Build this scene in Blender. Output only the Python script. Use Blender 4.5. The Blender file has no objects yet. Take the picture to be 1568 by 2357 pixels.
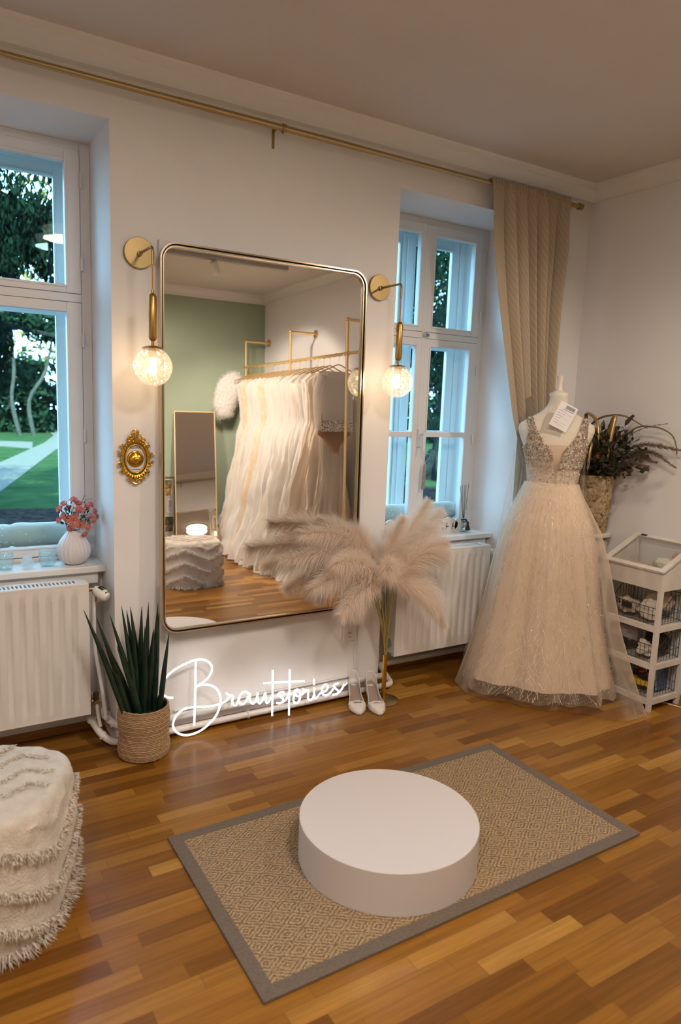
import bpy, math, random
from math import sin, cos, pi, sqrt, atan2, radians as R
from mathutils import Vector, Matrix, noise
random.seed(7)
scn = bpy.context.scene
col = scn.collection

# ------------------------------------------------------------ camera
cam_d = bpy.data.cameras.new('camera')
cam = bpy.data.objects.new('camera', cam_d); col.objects.link(cam)
yaw, pit, rol = R(31.6953), R(-8.661), R(2.17845)
fv = Vector((sin(yaw)*cos(pit), cos(yaw)*cos(pit), sin(pit)))
rv = Vector((cos(yaw), -sin(yaw), 0)); uv_ = rv.cross(fv)
r2 = rv*cos(rol)+uv_*sin(rol); u2 = -rv*sin(rol)+uv_*cos(rol)
m3 = Matrix((r2, u2, -fv)).transposed()
cam.matrix_world = Matrix.Translation((0, 0, 1.6)) @ m3.to_4x4()
cam_d.sensor_fit = 'VERTICAL'; cam_d.sensor_height = 36.0
cam_d.lens = 36.0*1618.41/2357.0
cam_d.dof.use_dof = True; cam_d.dof.focus_distance = 3.45; cam_d.dof.aperture_fstop = 2.4
cam_d.clip_start = 0.02; cam_d.clip_end = 300
scn.camera = cam

# ------------------------------------------------------------ world, sun, lamps, exposure
scn.view_settings.view_transform = 'Standard'
scn.view_settings.look = 'None'
scn.view_settings.gamma = 1.0
scn.view_settings.use_curve_mapping = False
scn.view_settings.exposure = -0.15
scn.cycles.use_denoising = True
scn.cycles.max_bounces = 9
scn.cycles.diffuse_bounces = 4
scn.cycles.glossy_bounces = 5
scn.cycles.transmission_bounces = 6
scn.cycles.transparent_max_bounces = 20
scn.cycles.caustics_reflective = False
scn.cycles.caustics_refractive = False
scn.cycles.sample_clamp_indirect = 6.0

world = bpy.data.worlds.new('sky'); scn.world = world; world.use_nodes = True
wn = world.node_tree; wn.nodes['Background'].inputs[0].default_value = (0.50, 0.72, 1.0, 1)
wn.nodes['Background'].inputs[1].default_value = 12.5

sun_d = bpy.data.lights.new('sun', 'SUN'); sun_d.energy = 46.0; sun_d.angle = R(0.6); sun_d.color = (1, 0.90, 0.66)
sun = bpy.data.objects.new('sun', sun_d); col.objects.link(sun)
sun.rotation_euler = (R(52), 0, R(-14))       # low sun from behind the house, lighting only the far trees

def area(name, loc, rot, size, power, color, spread=None):
    d = bpy.data.lights.new(name, 'AREA'); d.shape = 'DISK'; d.size = size; d.energy = power; d.color = color
    if spread: d.spread = spread
    o = bpy.data.objects.new(name, d); col.objects.link(o); o.location = loc; o.rotation_euler = rot
    return o
WARM = (1.0, 0.76, 0.56)
area('ceiling_lamp_light', (1.22, 0.62, 2.865), (0, 0, 0), 0.42, 48, (1.0,.88,.79))
area('added_ceiling_fill_light', (-.55, .20, 2.865), (0, 0, 0), 0.42, 44, (1.0,.88,.79))  # fill light added out of view at the left, softening the shadows
def spot(name, loc, tgt, power, color, angle, blend=0.5, size=0.04):
    d = bpy.data.lights.new(name, 'SPOT'); d.energy = power; d.color = color
    d.spot_size = R(angle); d.spot_blend = blend; d.shadow_soft_size = size
    o = bpy.data.objects.new(name, d); col.objects.link(o); o.location = loc
    o.rotation_euler = (Vector(tgt)-Vector(loc)).to_track_quat('-Z', 'Y').to_euler()
    return o
spot('rack_spot_light', (2.48, -0.06, 2.80), (3.2, -0.6, 1.2), 230, (1, .85, .72), 105, .8)
spot('green_wall_fill_spot', (1.62, -0.06, 2.80), (2.5, -1.6, 0.9), 110, (1, .88, .76), 100, .8)  # extra spot added to brighten the green wall
spot('dress_spot_light', (3.13, 1.10, 2.80), (2.55, 2.9, 0.6), 80, (1, .84, .68), 95, .8)

for wx in (.277, 2.706):       # light portals in the two window openings
    d = bpy.data.lights.new('window_portal', 'AREA'); d.shape = 'RECTANGLE'; d.size = .95; d.size_y = 1.9; d.cycles.is_portal = True
    o = bpy.data.objects.new('window_portal', d); col.objects.link(o); o.location = (wx, 3.90, 1.77); o.rotation_euler = (R(-90), 0, 0)

# ------------------------------------------------------------ materials
def mat(name, color=(.8,.8,.8), rough=.6, metal=0.0, spec=None, coat=0.0, emis=None, estr=0.0, alpha=None, trans=0.0, sheen=0.0, sss=0.0):
    m = bpy.data.materials.new(name); m.use_nodes = True
    b = m.node_tree.nodes['Principled BSDF']
    b.inputs['Base Color'].default_value = (*color, 1)
    b.inputs['Roughness'].default_value = rough
    b.inputs['Metallic'].default_value = metal
    if spec is not None: b.inputs['Specular IOR Level'].default_value = spec
    if coat: b.inputs['Coat Weight'].default_value = coat; b.inputs['Coat Roughness'].default_value = .12
    if emis: b.inputs['Emission Color'].default_value = (*emis, 1); b.inputs['Emission Strength'].default_value = estr
    if trans: b.inputs['Transmission Weight'].default_value = trans
    if sheen: b.inputs['Sheen Weight'].default_value = sheen
    return m
def N(m, typ, **kw):
    n = m.node_tree.nodes.new(typ)
    for k, v in kw.items(): setattr(n, k, v)
    return n
def L(m, a, b): m.node_tree.links.new(a, b)
def BS(m): return m.node_tree.nodes['Principled BSDF']
def vary(m, c1, c2, scale=20, detail=4, bump=0.0, bscale=None, stretch=(1,1,1), dist=0.01):
    tc = N(m, 'ShaderNodeTexCoord'); mp = N(m, 'ShaderNodeMapping'); mp.inputs['Scale'].default_value = stretch
    L(m, tc.outputs['Object'], mp.inputs['Vector'])
    nz = N(m, 'ShaderNodeTexNoise'); nz.inputs['Scale'].default_value = scale; nz.inputs['Detail'].default_value = detail
    L(m, mp.outputs[0], nz.inputs['Vector'])
    rp = N(m, 'ShaderNodeValToRGB'); rp.color_ramp.elements[0].color = (*c1, 1); rp.color_ramp.elements[1].color = (*c2, 1)
    rp.color_ramp.elements[0].position = .3; rp.color_ramp.elements[1].position = .7
    L(m, nz.outputs['Fac'], rp.inputs[0]); L(m, rp.outputs[0], BS(m).inputs['Base Color'])
    if bump:
        n2 = N(m, 'ShaderNodeTexNoise'); n2.inputs['Scale'].default_value = bscale or scale; n2.inputs['Detail'].default_value = 3
        L(m, mp.outputs[0], n2.inputs['Vector'])
        bp = N(m, 'ShaderNodeBump'); bp.inputs['Strength'].default_value = bump; bp.inputs['Distance'].default_value = dist
        L(m, n2.outputs['Fac'], bp.inputs['Height']); L(m, bp.outputs[0], BS(m).inputs['Normal'])
    return m

M = {}
M['wall'] = vary(mat('white_wall_paint', rough=.85), (.80,.77,.755), (.83,.80,.785), 3, 2, .12, 60, dist=.004)
M['green'] = vary(mat('sage_wall_paint', rough=.85), (.33,.385,.275), (.345,.40,.29), 3, 2, .1, 60, dist=.003)
M['ceil'] = vary(mat('ceiling_paint', rough=.9), (.66,.605,.56), (.69,.635,.59), 2, 2)
M['trim'] = mat('trim_paint', (.78,.75,.72), .5)
M['winpaint'] = mat('window_paint', (.80,.78,.78), .38)
M['radiator'] = mat('radiator_enamel', (.78,.74,.70), .32, coat=.3)
M['dark'] = mat('dark_void', (.02,.02,.022), .8)
M['brass'] = mat('brushed_brass', (.36,.26,.12), .42, 1.0)
M['brass_l'] = mat('pale_brass', (.44,.33,.18), .36, 1.0)
M['gold'] = mat('antique_gold', (.66,.40,.06), .28, 1.0)
M['rackgold'] = mat('rack_gold', (.85,.60,.28), .3, .85)
M['chrome'] = mat('steel', (.6,.6,.6), .25, 1.0)
M['mirror'] = mat('mirror_silver', (.93,.92,.90), .0, 1.0)
M['black'] = mat('black_metal', (.015,.015,.016), .45)
M['plastic'] = mat('white_plastic', (.80,.76,.70), .35)
M['white'] = mat('matte_white', (.64,.585,.56), .65)
M['ceramic'] = mat('ceramic_white', (.74,.68,.66), .45)
M['leaf_dark'] = vary(mat('snake_leaf', rough=.4), (.006,.018,.010), (.012,.035,.018), 30, 3)
M['neon'] = mat('neon_tube', (1,1,1), .4, emis=(.95,.97,1.0), estr=1.9)
M['bulb'] = mat('bulb_glow', (1,.9,.7), .4, emis=(1.0,.72,.42), estr=110.0)
M['lampglow'] = mat('lamp_glow', (1,.95,.9), .4, emis=(1,.82,.62), estr=7.0)
M['skin_fabric'] = mat('nude_mesh', (.60,.44,.32), .7)

def glassmat(name, tint=(.93,1,1), refl=.07, rough=0.0, bump=None, white=0.0):
    m = bpy.data.materials.new(name); m.use_nodes = True
    nt = m.node_tree; nt.nodes.clear()
    out = nt.nodes.new('ShaderNodeOutputMaterial')
    tr = nt.nodes.new('ShaderNodeBsdfTransparent'); tr.inputs[0].default_value = (*tint, 1)
    gl = nt.nodes.new('ShaderNodeBsdfGlossy'); gl.inputs['Roughness'].default_value = rough; gl.inputs[0].default_value = (.95,1,1,1)
    fr = nt.nodes.new('ShaderNodeLayerWeight'); fr.inputs[0].default_value = .5
    pw = nt.nodes.new('ShaderNodeMath'); pw.operation = 'POWER'; pw.inputs[1].default_value = 4.0; nt.links.new(fr.outputs['Facing'], pw.inputs[0])
    mx = nt.nodes.new('ShaderNodeMixShader')
    mul = nt.nodes.new('ShaderNodeMath'); mul.operation = 'MULTIPLY_ADD'; mul.inputs[1].default_value = .55; mul.inputs[2].default_value = refl; mul.use_clamp = True
    nt.links.new(pw.outputs[0], mul.inputs[0]); nt.links.new(mul.outputs[0], mx.inputs[0])
    nt.links.new(tr.outputs[0], mx.inputs[1]); nt.links.new(gl.outputs[0], mx.inputs[2])
    last = mx
    if bump:
        tc = nt.nodes.new('ShaderNodeTexCoord'); vz = nt.nodes.new('ShaderNodeTexVoronoi'); vz.feature = 'SMOOTH_F1'
        vz.inputs['Scale'].default_value = bump; nt.links.new(tc.outputs['Object'], vz.inputs['Vector'])
        bp = nt.nodes.new('ShaderNodeBump'); bp.inputs['Strength'].default_value = 1.0; bp.inputs['Distance'].default_value = .02
        nt.links.new(vz.outputs['Distance'], bp.inputs['Height']); nt.links.new(bp.outputs[0], gl.inputs['Normal']); nt.links.new(bp.outputs[0], fr.inputs['Normal'])
    if white:
        df = nt.nodes.new('ShaderNodeBsdfTranslucent'); df.inputs[0].default_value = (.9,.88,.85,1)
        m2 = nt.nodes.new('ShaderNodeMixShader'); m2.inputs[0].default_value = white
        nt.links.new(mx.outputs[0], m2.inputs[1]); nt.links.new(df.outputs[0], m2.inputs[2]); last = m2
    nt.links.new(last.outputs[0], out.inputs[0])
    return m
M['glass'] = glassmat('window_glass', (.875,.985,1.0), .006)
M['globe'] = glassmat('rippled_globe_glass', (.97,.95,.92), .16, .03, bump=38, white=.07)
M['jar'] = glassmat('ribbed_jar_glass', (.90,.96,.96), .08, .08, bump=60, white=.10)
M['clear'] = glassmat('clear_glass', (.97,.975,.97), .04)

def sheer(name, color, opac, rough=.7):
    m = bpy.data.materials.new(name); m.use_nodes = True
    nt = m.node_tree; nt.nodes.clear()
    out = nt.nodes.new('ShaderNodeOutputMaterial')
    tr = nt.nodes.new('ShaderNodeBsdfTransparent')
    df = nt.nodes.new('ShaderNodeBsdfDiffuse'); df.inputs[0].default_value = (*color, 1)
    tl = nt.nodes.new('ShaderNodeBsdfTranslucent'); tl.inputs[0].default_value = (*color, 1)
    a = nt.nodes.new('ShaderNodeMixShader'); a.inputs[0].default_value = .35
    nt.links.new(df.outputs[0], a.inputs[1]); nt.links.new(tl.outputs[0], a.inputs[2])
    lw = nt.nodes.new('ShaderNodeLayerWeight'); lw.inputs[0].default_value = .45
    ad = nt.nodes.new('ShaderNodeMath'); ad.operation = 'MULTIPLY_ADD'; ad.inputs[1].default_value = .8; ad.inputs[2].default_value = opac; ad.use_clamp = True
    nt.links.new(lw.outputs['Facing'], ad.inputs[0])
    mx = nt.nodes.new('ShaderNodeMixShader')
    nt.links.new(ad.outputs[0], mx.inputs[0]); nt.links.new(tr.outputs[0], mx.inputs[1]); nt.links.new(a.outputs[0], mx.inputs[2])
    nt.links.new(mx.outputs[0], out.inputs[0])
    return m
def cloth(name, color, trans=.35, c2=None, scale=8, stretch=(1,1,1)):
    m = bpy.data.materials.new(name); m.use_nodes = True
    nt = m.node_tree; nt.nodes.clear()
    out = nt.nodes.new('ShaderNodeOutputMaterial')
    df = nt.nodes.new('ShaderNodeBsdfDiffuse'); df.inputs[0].default_value = (*color, 1)
    tl = nt.nodes.new('ShaderNodeBsdfTranslucent'); tl.inputs[0].default_value = (*color, 1)
    if c2:
        tc = nt.nodes.new('ShaderNodeTexCoord'); mp = nt.nodes.new('ShaderNodeMapping'); mp.inputs['Scale'].default_value = stretch
        nz = nt.nodes.new('ShaderNodeTexNoise'); nz.inputs['Scale'].default_value = scale
        rp = nt.nodes.new('ShaderNodeValToRGB'); rp.color_ramp.elements[0].color = (*color,1); rp.color_ramp.elements[1].color = (*c2,1)
        rp.color_ramp.elements[0].position = .4; rp.color_ramp.elements[1].position = .62
        nt.links.new(tc.outputs['Object'], mp.inputs[0]); nt.links.new(mp.outputs[0], nz.inputs['Vector']); nt.links.new(nz.outputs['Fac'], rp.inputs[0])
        nt.links.new(rp.outputs[0], df.inputs[0]); nt.links.new(rp.outputs[0], tl.inputs[0])
    a = nt.nodes.new('ShaderNodeMixShader'); a.inputs[0].default_value = trans
    nt.links.new(df.outputs[0], a.inputs[1]); nt.links.new(tl.outputs[0], a.inputs[2]); nt.links.new(a.outputs[0], out.inputs[0])
    return m

# oak strip parquet, strips laid along x, each strip its own tone
def parquet():
    m = mat('oak_parquet', rough=.3, coat=.22)
    BS(m).inputs['Coat Roughness'].default_value = .16; BS(m).inputs['Specular IOR Level'].default_value = .28
    tc = N(m, 'ShaderNodeTexCoord'); sp = N(m, 'ShaderNodeSeparateXYZ'); L(m, tc.outputs['Object'], sp.inputs[0])
    def mt(op, a, b=None, c=None):
        n = N(m, 'ShaderNodeMath', operation=op)
        for i, v in enumerate((a, b, c)):
            if v is None: continue
            if isinstance(v, (int, float)): n.inputs[i].default_value = v
            else: L(m, v, n.inputs[i])
        return n.outputs[0]
    row = mt('DIVIDE', sp.outputs[1], .058); rf = mt('FLOOR', row)
    wn1 = N(m, 'ShaderNodeTexWhiteNoise', noise_dimensions='1D'); L(m, rf, wn1.inputs['W'])
    xs = mt('ADD', mt('DIVIDE', sp.outputs[0], .40), mt('MULTIPLY', wn1.outputs['Value'], 7.31)); xf = mt('FLOOR', xs)
    cb = N(m, 'ShaderNodeCombineXYZ'); L(m, rf, cb.inputs[0]); L(m, xf, cb.inputs[1])
    wn2 = N(m, 'ShaderNodeTexWhiteNoise', noise_dimensions='3D'); L(m, cb.outputs[0], wn2.inputs['Vector'])
    rp = N(m, 'ShaderNodeValToRGB'); e = rp.color_ramp
    e.elements[0].position = 0; e.elements[0].color = (.15,.055,.006,1)
    e.elements[1].position = 1; e.elements[1].color = (.42,.21,.042,1)
    for p, c in ((.3,(.20,.077,.008,1)), (.6,(.255,.104,.012,1)), (.85,(.31,.137,.019,1))):
        x = e.elements.new(p); x.color = c
    L(m, wn2.outputs['Value'], rp.inputs[0])
    # grain
    cx = N(m, 'ShaderNodeCombineXYZ'); L(m, mt('MULTIPLY', sp.outputs[0], 2.2), cx.inputs[0]); L(m, mt('MULTIPLY', sp.outputs[1], 46), cx.inputs[1]); L(m, wn2.outputs['Value'], cx.inputs[2])
    nz = N(m, 'ShaderNodeTexNoise'); nz.inputs['Scale'].default_value = 1.6; nz.inputs['Detail'].default_value = 5; L(m, cx.outputs[0], nz.inputs['Vector'])
    g = mt('MULTIPLY_ADD', nz.outputs['Fac'], .9, .55)
    mx = N(m, 'ShaderNodeMix', data_type='RGBA', blend_type='MULTIPLY'); mx.inputs[0].default_value = 1
    gc = N(m, 'ShaderNodeCombineColor'); L(m, g, gc.inputs[0]); L(m, g, gc.inputs[1]); L(m, g, gc.inputs[2])
    L(m, rp.outputs[0], mx.inputs[6]); L(m, gc.outputs[0], mx.inputs[7])
    # thin dark joints
    fy = mt('FRACT', row); fx = mt('FRACT', xs)
    jy = mt('LESS_THAN', mt('MINIMUM', fy, mt('SUBTRACT', 1, fy)), .012); jx = mt('LESS_THAN', mt('MINIMUM', fx, mt('SUBTRACT', 1, fx)), .0022)
    j = mt('MAXIMUM', jy, jx)
    mj = N(m, 'ShaderNodeMix', data_type='RGBA'); L(m, mt('MULTIPLY', j, .55), mj.inputs[0]); L(m, mx.outputs[2], mj.inputs[6]); mj.inputs[7].default_value = (.10,.035,.008,1)
    L(m, mj.outputs[2], BS(m).inputs['Base Color'])
    rr = mt('MULTIPLY_ADD', nz.outputs['Fac'], .15, .27); L(m, rr, BS(m).inputs['Roughness'])
    return m
M['floor'] = parquet()

def sisal():
    m = mat('sisal_weave', rough=.95)
    tc = N(m, 'ShaderNodeTexCoord'); sp = N(m, 'ShaderNodeSeparateXYZ'); L(m, tc.outputs['Object'], sp.inputs[0])
    def mt(op, a, b=None, c=None):
        n = N(m, 'ShaderNodeMath', operation=op)
        for i, v in enumerate((a, b, c)):
            if v is None: continue
            if isinstance(v, (int, float)): n.inputs[i].default_value = v
            else: L(m, v, n.inputs[i])
        return n.outputs[0]
    nz0 = N(m, 'ShaderNodeTexNoise'); nz0.inputs['Scale'].default_value = 60; L(m, tc.outputs['Object'], nz0.inputs['Vector'])
    px = mt('PINGPONG', mt('DIVIDE', sp.outputs[0], .105), .5); py = mt('PINGPONG', mt('DIVIDE', sp.outputs[1], .072), .5)
    d = mt('ADD', mt('ADD', px, py), mt('MULTIPLY', nz0.outputs['Fac'], .13))
    s = mt('SINE', mt('MULTIPLY', d, 2*pi*5))
    vor = N(m, 'ShaderNodeTexVoronoi'); vor.inputs['Scale'].default_value = 150; L(m, tc.outputs['Object'], vor.inputs['Vector'])
    h = mt('ADD', mt('MULTIPLY', s, .36), mt('MULTIPLY', vor.outputs['Distance'], -1.2))
    rp = N(m, 'ShaderNodeValToRGB'); rp.color_ramp.elements[0].color = (.20,.125,.062,1); rp.color_ramp.elements[1].color = (.50,.345,.195,1)
    rp.color_ramp.elements[0].position = .0; rp.color_ramp.elements[1].position = .42
    L(m, mt('MULTIPLY_ADD', h, .42, .46), rp.inputs[0]); L(m, rp.outputs[0], BS(m).inputs['Base Color'])
    bp = N(m, 'ShaderNodeBump'); bp.inputs['Strength'].default_value = .9; bp.inputs['Distance'].default_value = .004
    L(m, h, bp.inputs['Height']); L(m, bp.outputs[0], BS(m).inputs['Normal'])
    return m
M['sisal'] = sisal()
M['rugborder'] = vary(mat('taupe_binding', rough=.9), (.13,.095,.07), (.165,.125,.093), 120, 2)

# ------------------------------------------------------------ mesh builder
class MB:
    def __init__(s): s.v = []; s.f = []; s.mi = []; s.k = 0
    def add(s, vs, fs, k=None):
        o = len(s.v); s.v += [tuple(p) for p in vs]; s.f += [tuple(o+i for i in f) for f in fs]; s.mi += [s.k if k is None else k]*len(fs); return s
    def box(s, x0, x1, y0, y1, z0, z1, k=None):
        return s.add([(x0,y0,z0),(x1,y0,z0),(x1,y1,z0),(x0,y1,z0),(x0,y0,z1),(x1,y0,z1),(x1,y1,z1),(x0,y1,z1)],
                     [(0,3,2,1),(4,5,6,7),(0,1,5,4),(1,2,6,5),(2,3,7,6),(3,0,4,7)], k)
    def obox(s, c, ax, ay, az, k=None):
        c, ax, ay, az = map(Vector, (c, ax, ay, az)); vs = [c+ax*i+ay*j+az*l for l in (-1,1) for j in (-1,1) for i in (-1,1)]
        return s.add(vs, [(0,2,3,1),(4,5,7,6),(0,1,5,4),(1,3,7,5),(3,2,6,7),(2,0,4,6)], k)
    def cyl(s, a, b, r, r2=None, n=16, caps=True, k=None):
        return s.tube([a, b], [r, r if r2 is None else r2], n, caps, k=k)
    def tube(s, pts, r, n=10, caps=True, closed=False, k=None):
        pts = [Vector(p) for p in pts]; m = len(pts); vs = []; fs = []
        rr = r if isinstance(r, (list, tuple)) else [r]*m
        up = None
        for i, p in enumerate(pts):
            if closed: t = pts[(i+1)%m]-pts[i-1]
            else: t = pts[min(i+1,m-1)]-pts[max(i-1,0)]
            if t.length < 1e-9: t = Vector((0,0,1))
            t.normalize()
            if up is None:
                up = t.orthogonal().normalized()
            up = (up - t*up.dot(t))
            if up.length < 1e-6: up = t.orthogonal()
            up.normalize(); w = t.cross(up)
            for j in range(n):
                a = 2*pi*j/n; vs.append(p+(up*cos(a)+w*sin(a))*rr[i])
        for i in range(m if closed else m-1):
            i2 = (i+1)%m
            for j in range(n): fs.append((i*n+j, i*n+(j+1)%n, i2*n+(j+1)%n, i2*n+j))
        if caps and not closed: fs += [tuple(range(n-1,-1,-1)), tuple((m-1)*n+j for j in range(n))]
        return s.add(vs, fs, k)
    def lathe(s, prof, c=(0,0,0), n=32, axis=None, k=None, rf=None):
        # prof: list of (r, h); axis direction default z ; rf(angle, i) radius factor
        ax = Vector(axis or (0,0,1)).normalized(); u = ax.orthogonal().normalized() if axis else Vector((1,0,0)); w = ax.cross(u); c = Vector(c)
        vs = []; fs = []; m = len(prof)
        for i, (r, h) in enumerate(prof):
            for j in range(n):
                a = 2*pi*j/n; q = r*(rf(a, i) if rf else 1)
                vs.append(c+ax*h+(u*cos(a)+w*sin(a))*q)
        for i in range(m-1):
            for j in range(n): fs.append((i*n+j, i*n+(j+1)%n, (i+1)*n+(j+1)%n, (i+1)*n+j))
        if prof[0][0] > 1e-6: fs.append(tuple(range(n-1,-1,-1)))
        if prof[-1][0] > 1e-6: fs.append(tuple((m-1)*n+j for j in range(n)))
        return s.add(vs, fs, k)
    def grid(s, fn, nu, nv, closed=False, k=None, thick=0):
        vs = [fn(i/nu, j/nv) for j in range(nv+1) for i in range(nu+(0 if closed else 1))]
        w = nu if closed else nu+1; fs = []
        for j in range(nv):
            for i in range(nu):
                i2 = (i+1)%w; fs.append((j*w+i, j*w+i2, (j+1)*w+i2, (j+1)*w+i))
        return s.add(vs, fs, k)
    def sphere(s, c, r, n=16, m=10, sc=(1,1,1), k=None):
        c = Vector(c); vs = []; fs = []
        for i in range(m+1):
            t = pi*i/m
            for j in range(n):
                a = 2*pi*j/n; vs.append((c.x+r*sc[0]*sin(t)*cos(a), c.y+r*sc[1]*sin(t)*sin(a), c.z+r*sc[2]*cos(t)))
        for i in range(m):
            for j in range(n): fs.append((i*n+j, (i+1)*n+j, (i+1)*n+(j+1)%n, i*n+(j+1)%n))
        return s.add(vs, fs, k)
    def prism(s, poly, y0, y1, k=None):
        # polygon in (x,z) extruded along y
        n = len(poly); vs = [(x,y0,z) for x,z in poly]+[(x,y1,z) for x,z in poly]
        fs = [tuple(range(n)), tuple(range(2*n-1,n-1,-1))]+[(i,i+n,(i+1)%n+n,(i+1)%n) for i in range(n)]
        return s.add(vs, fs, k)
    def rot(s, c, ax, ang):
        mt = Matrix.Translation(c) @ Matrix.Rotation(ang, 4, ax) @ Matrix.Translation(-Vector(c)); s.v = [tuple(mt @ Vector(p)) for p in s.v]; return s
    def xf(s, mt): s.v = [tuple(mt @ Vector(p)) for p in s.v]; return s
    def build(s, name, m, parent=None, smooth=True, bevel=0, fixn=True, solid=0, sub=0, flat_angle=40):
        me = bpy.data.meshes.new(name)
        org = Vector((0,0,0))
        if parent is not None:
            q = parent
            while q.parent: q = q.parent
            org = q.location.copy()
        me.from_pydata([tuple(Vector(p)-org) for p in s.v], [], s.f)
        ms = m if isinstance(m, (list, tuple)) else [m]
        for x in ms: me.materials.append(x)
        if len(ms) > 1: me.polygons.foreach_set('material_index', s.mi)
        o = bpy.data.objects.new(name, me); col.objects.link(o)
        if parent is not None: o.parent = parent
        if smooth:
            me.polygons.foreach_set('use_smooth', [True]*len(me.polygons))
            try: me.set_sharp_from_angle(angle=R(flat_angle))
            except Exception: pass
        if bevel:
            b = o.modifiers.new('bevel', 'BEVEL'); b.width = bevel; b.segments = 2; b.limit_method = 'ANGLE'
        if solid:
            b = o.modifiers.new('solid', 'SOLIDIFY'); b.thickness = solid; b.offset = 0
        if sub:
            b = o.modifiers.new('sub', 'SUBSURF'); b.levels = sub; b.render_levels = sub
        me.update()
        return o
def tag(o, label=None, cat=None, group=None, kind=None):
    if label: o['label'] = label
    if cat: o['category'] = cat
    if group: o['group'] = group
    if kind: o['kind'] = kind
    return o
def thing(name, loc, label, cat, group=None):
    o = bpy.data.objects.new(name, None); col.objects.link(o); o.location = loc; o.empty_display_size = .05
    return tag(o, label, cat, group)
def copy_tree(o, loc=None, parent=None):
    c = o.copy(); col.objects.link(c)
    if parent is not None: c.parent = parent
    if loc is not None: c.location = loc
    for ch in o.children: copy_tree(ch, None, c)
    return c
def struct(name, mb, m, parent=None, **kw):
    o = mb.build(name, m, parent, **kw)
    if parent is None: o['kind'] = 'structure'
    return o
def bez(pts, n=6):
    # Catmull-Rom resample
    P = [Vector(p) for p in pts]; out = []
    for i in range(len(P)-1):
        p0 = P[max(i-1,0)]; p1 = P[i]; p2 = P[i+1]; p3 = P[min(i+2,len(P)-1)]
        for j in range(n):
            t = j/n; out.append(.5*((2*p1)+(p2-p0)*t+(2*p0-5*p1+4*p2-p3)*t*t+(3*p1-p0-3*p2+p3)*t**3))
    out.append(P[-1]); return out

WY, EX, SY, WX, CZ = 3.131, 3.67, -1.606, -1.9, 2.97

# ============================================================ THE SETTING
struct('floor', MB().box(WX-.3, EX+.3, SY-.3, 3.86, -.12, 0), M['floor'], smooth=False)
struct('ceiling', MB().box(WX-.3, EX+.3, SY-.3, 3.86, CZ, CZ+.2), M['ceil'], smooth=False)
# outer wall with two window niches running down to the floor
W1 = (-.203, .757); W2 = (2.225, 3.187); WT = 2.715; SILL = .82; YF = 3.50; YO = 3.84
w = MB()
for x0, x1 in ((WX-.3, W1[0]), (W1[1], W2[0]), (W2[1], EX+.3)): w.box(x0, x1, WY, YO, 0, CZ)
for x0, x1 in (W1, W2):
    w.box(x0, x1, WY, YO, WT, CZ)
    w.box(x0, x1, 3.37, YO, 0, .775)
struct('wall_back', w, M['wall'], smooth=False)
struct('wall_right', MB().box(EX, EX+.3, SY, WY, 0, CZ), M['wall'], smooth=False)
struct('wall_left', MB().box(WX-.3, WX, SY, WY, 0, CZ), M['wall'], smooth=False)
struct('wall_front', MB().box(WX-.3, EX+.3, SY-.3, SY, 0, 2.885), M['green'], smooth=False)
# cornices
def prof_x(name, x0, x1, pr):   # profile in (y,z) extruded along x
    n = len(pr); vs = [(x0,y,z) for y,z in pr]+[(x1,y,z) for y,z in pr]
    return struct(name, MB().add(vs, [tuple(range(n)), tuple(range(2*n-1,n-1,-1))]+[(i,i+n,(i+1)%n+n,(i+1)%n) for i in range(n)]), M['trim'], smooth=False)
prof_x('trim_1', WX, EX, [(WY,2.880),(3.088,2.880),(3.084,2.893),(3.060,2.935),(3.052,2.94),(3.046,2.962),(3.04,2.97),(WY,2.97)])
def prof_y(name, y0, y1, pr):
    n = len(pr); vs = [(x,y0,z) for x,z in pr]+[(x,y1,z) for x,z in pr]
    return struct(name, MB().add(vs, [tuple(range(n)), tuple(range(2*n-1,n-1,-1))]+[(i,i+n,(i+1)%n+n,(i+1)%n) for i in range(n)]), M['trim'], smooth=False)
prof_y('trim_2', SY, WY, [(EX,2.885),(3.658,2.885),(3.655,2.90),(3.630,2.925),(3.622,2.935),(3.610,2.945),(3.595,2.955),(3.590,2.97),(EX,2.97)])
prof_x('trim_3', WX, EX, [(SY,2.87),(SY+.012,2.87),(SY+.016,2.90),(SY+.05,2.935),(SY+.06,2.97),(SY,2.97)])
# oak skirting
M['skirt'] = vary(mat('oak_skirting', rough=.4), (.22,.085,.02), (.40,.18,.05), 6, 4, stretch=(1,12,12))
bs = MB()
for x0, x1 in ((WX, W1[0]), (W1[1]+.0, W2[0]), (W2[1], EX)): bs.box(x0, x1, WY-.014, WY, 0, .035)
for x0, x1 in (W1, W2): bs.box(x0, x1, 3.356, 3.37, 0, .035)
struct('baseboard_back', bs, M['skirt'], smooth=False)
struct('baseboard_right', MB().box(EX-.014, EX, SY, WY, 0, .05), M['skirt'], smooth=False)
struct('baseboard_front', MB().box(WX, EX, SY, SY+.014, 0, .05), M['skirt'], smooth=False)
# the storeys above, which keep the low sun off the near garden
struct('wall_upper', MB().box(-9, 9, -9, YO, 3.2, 9.5), M['wall'], smooth=False)

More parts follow.
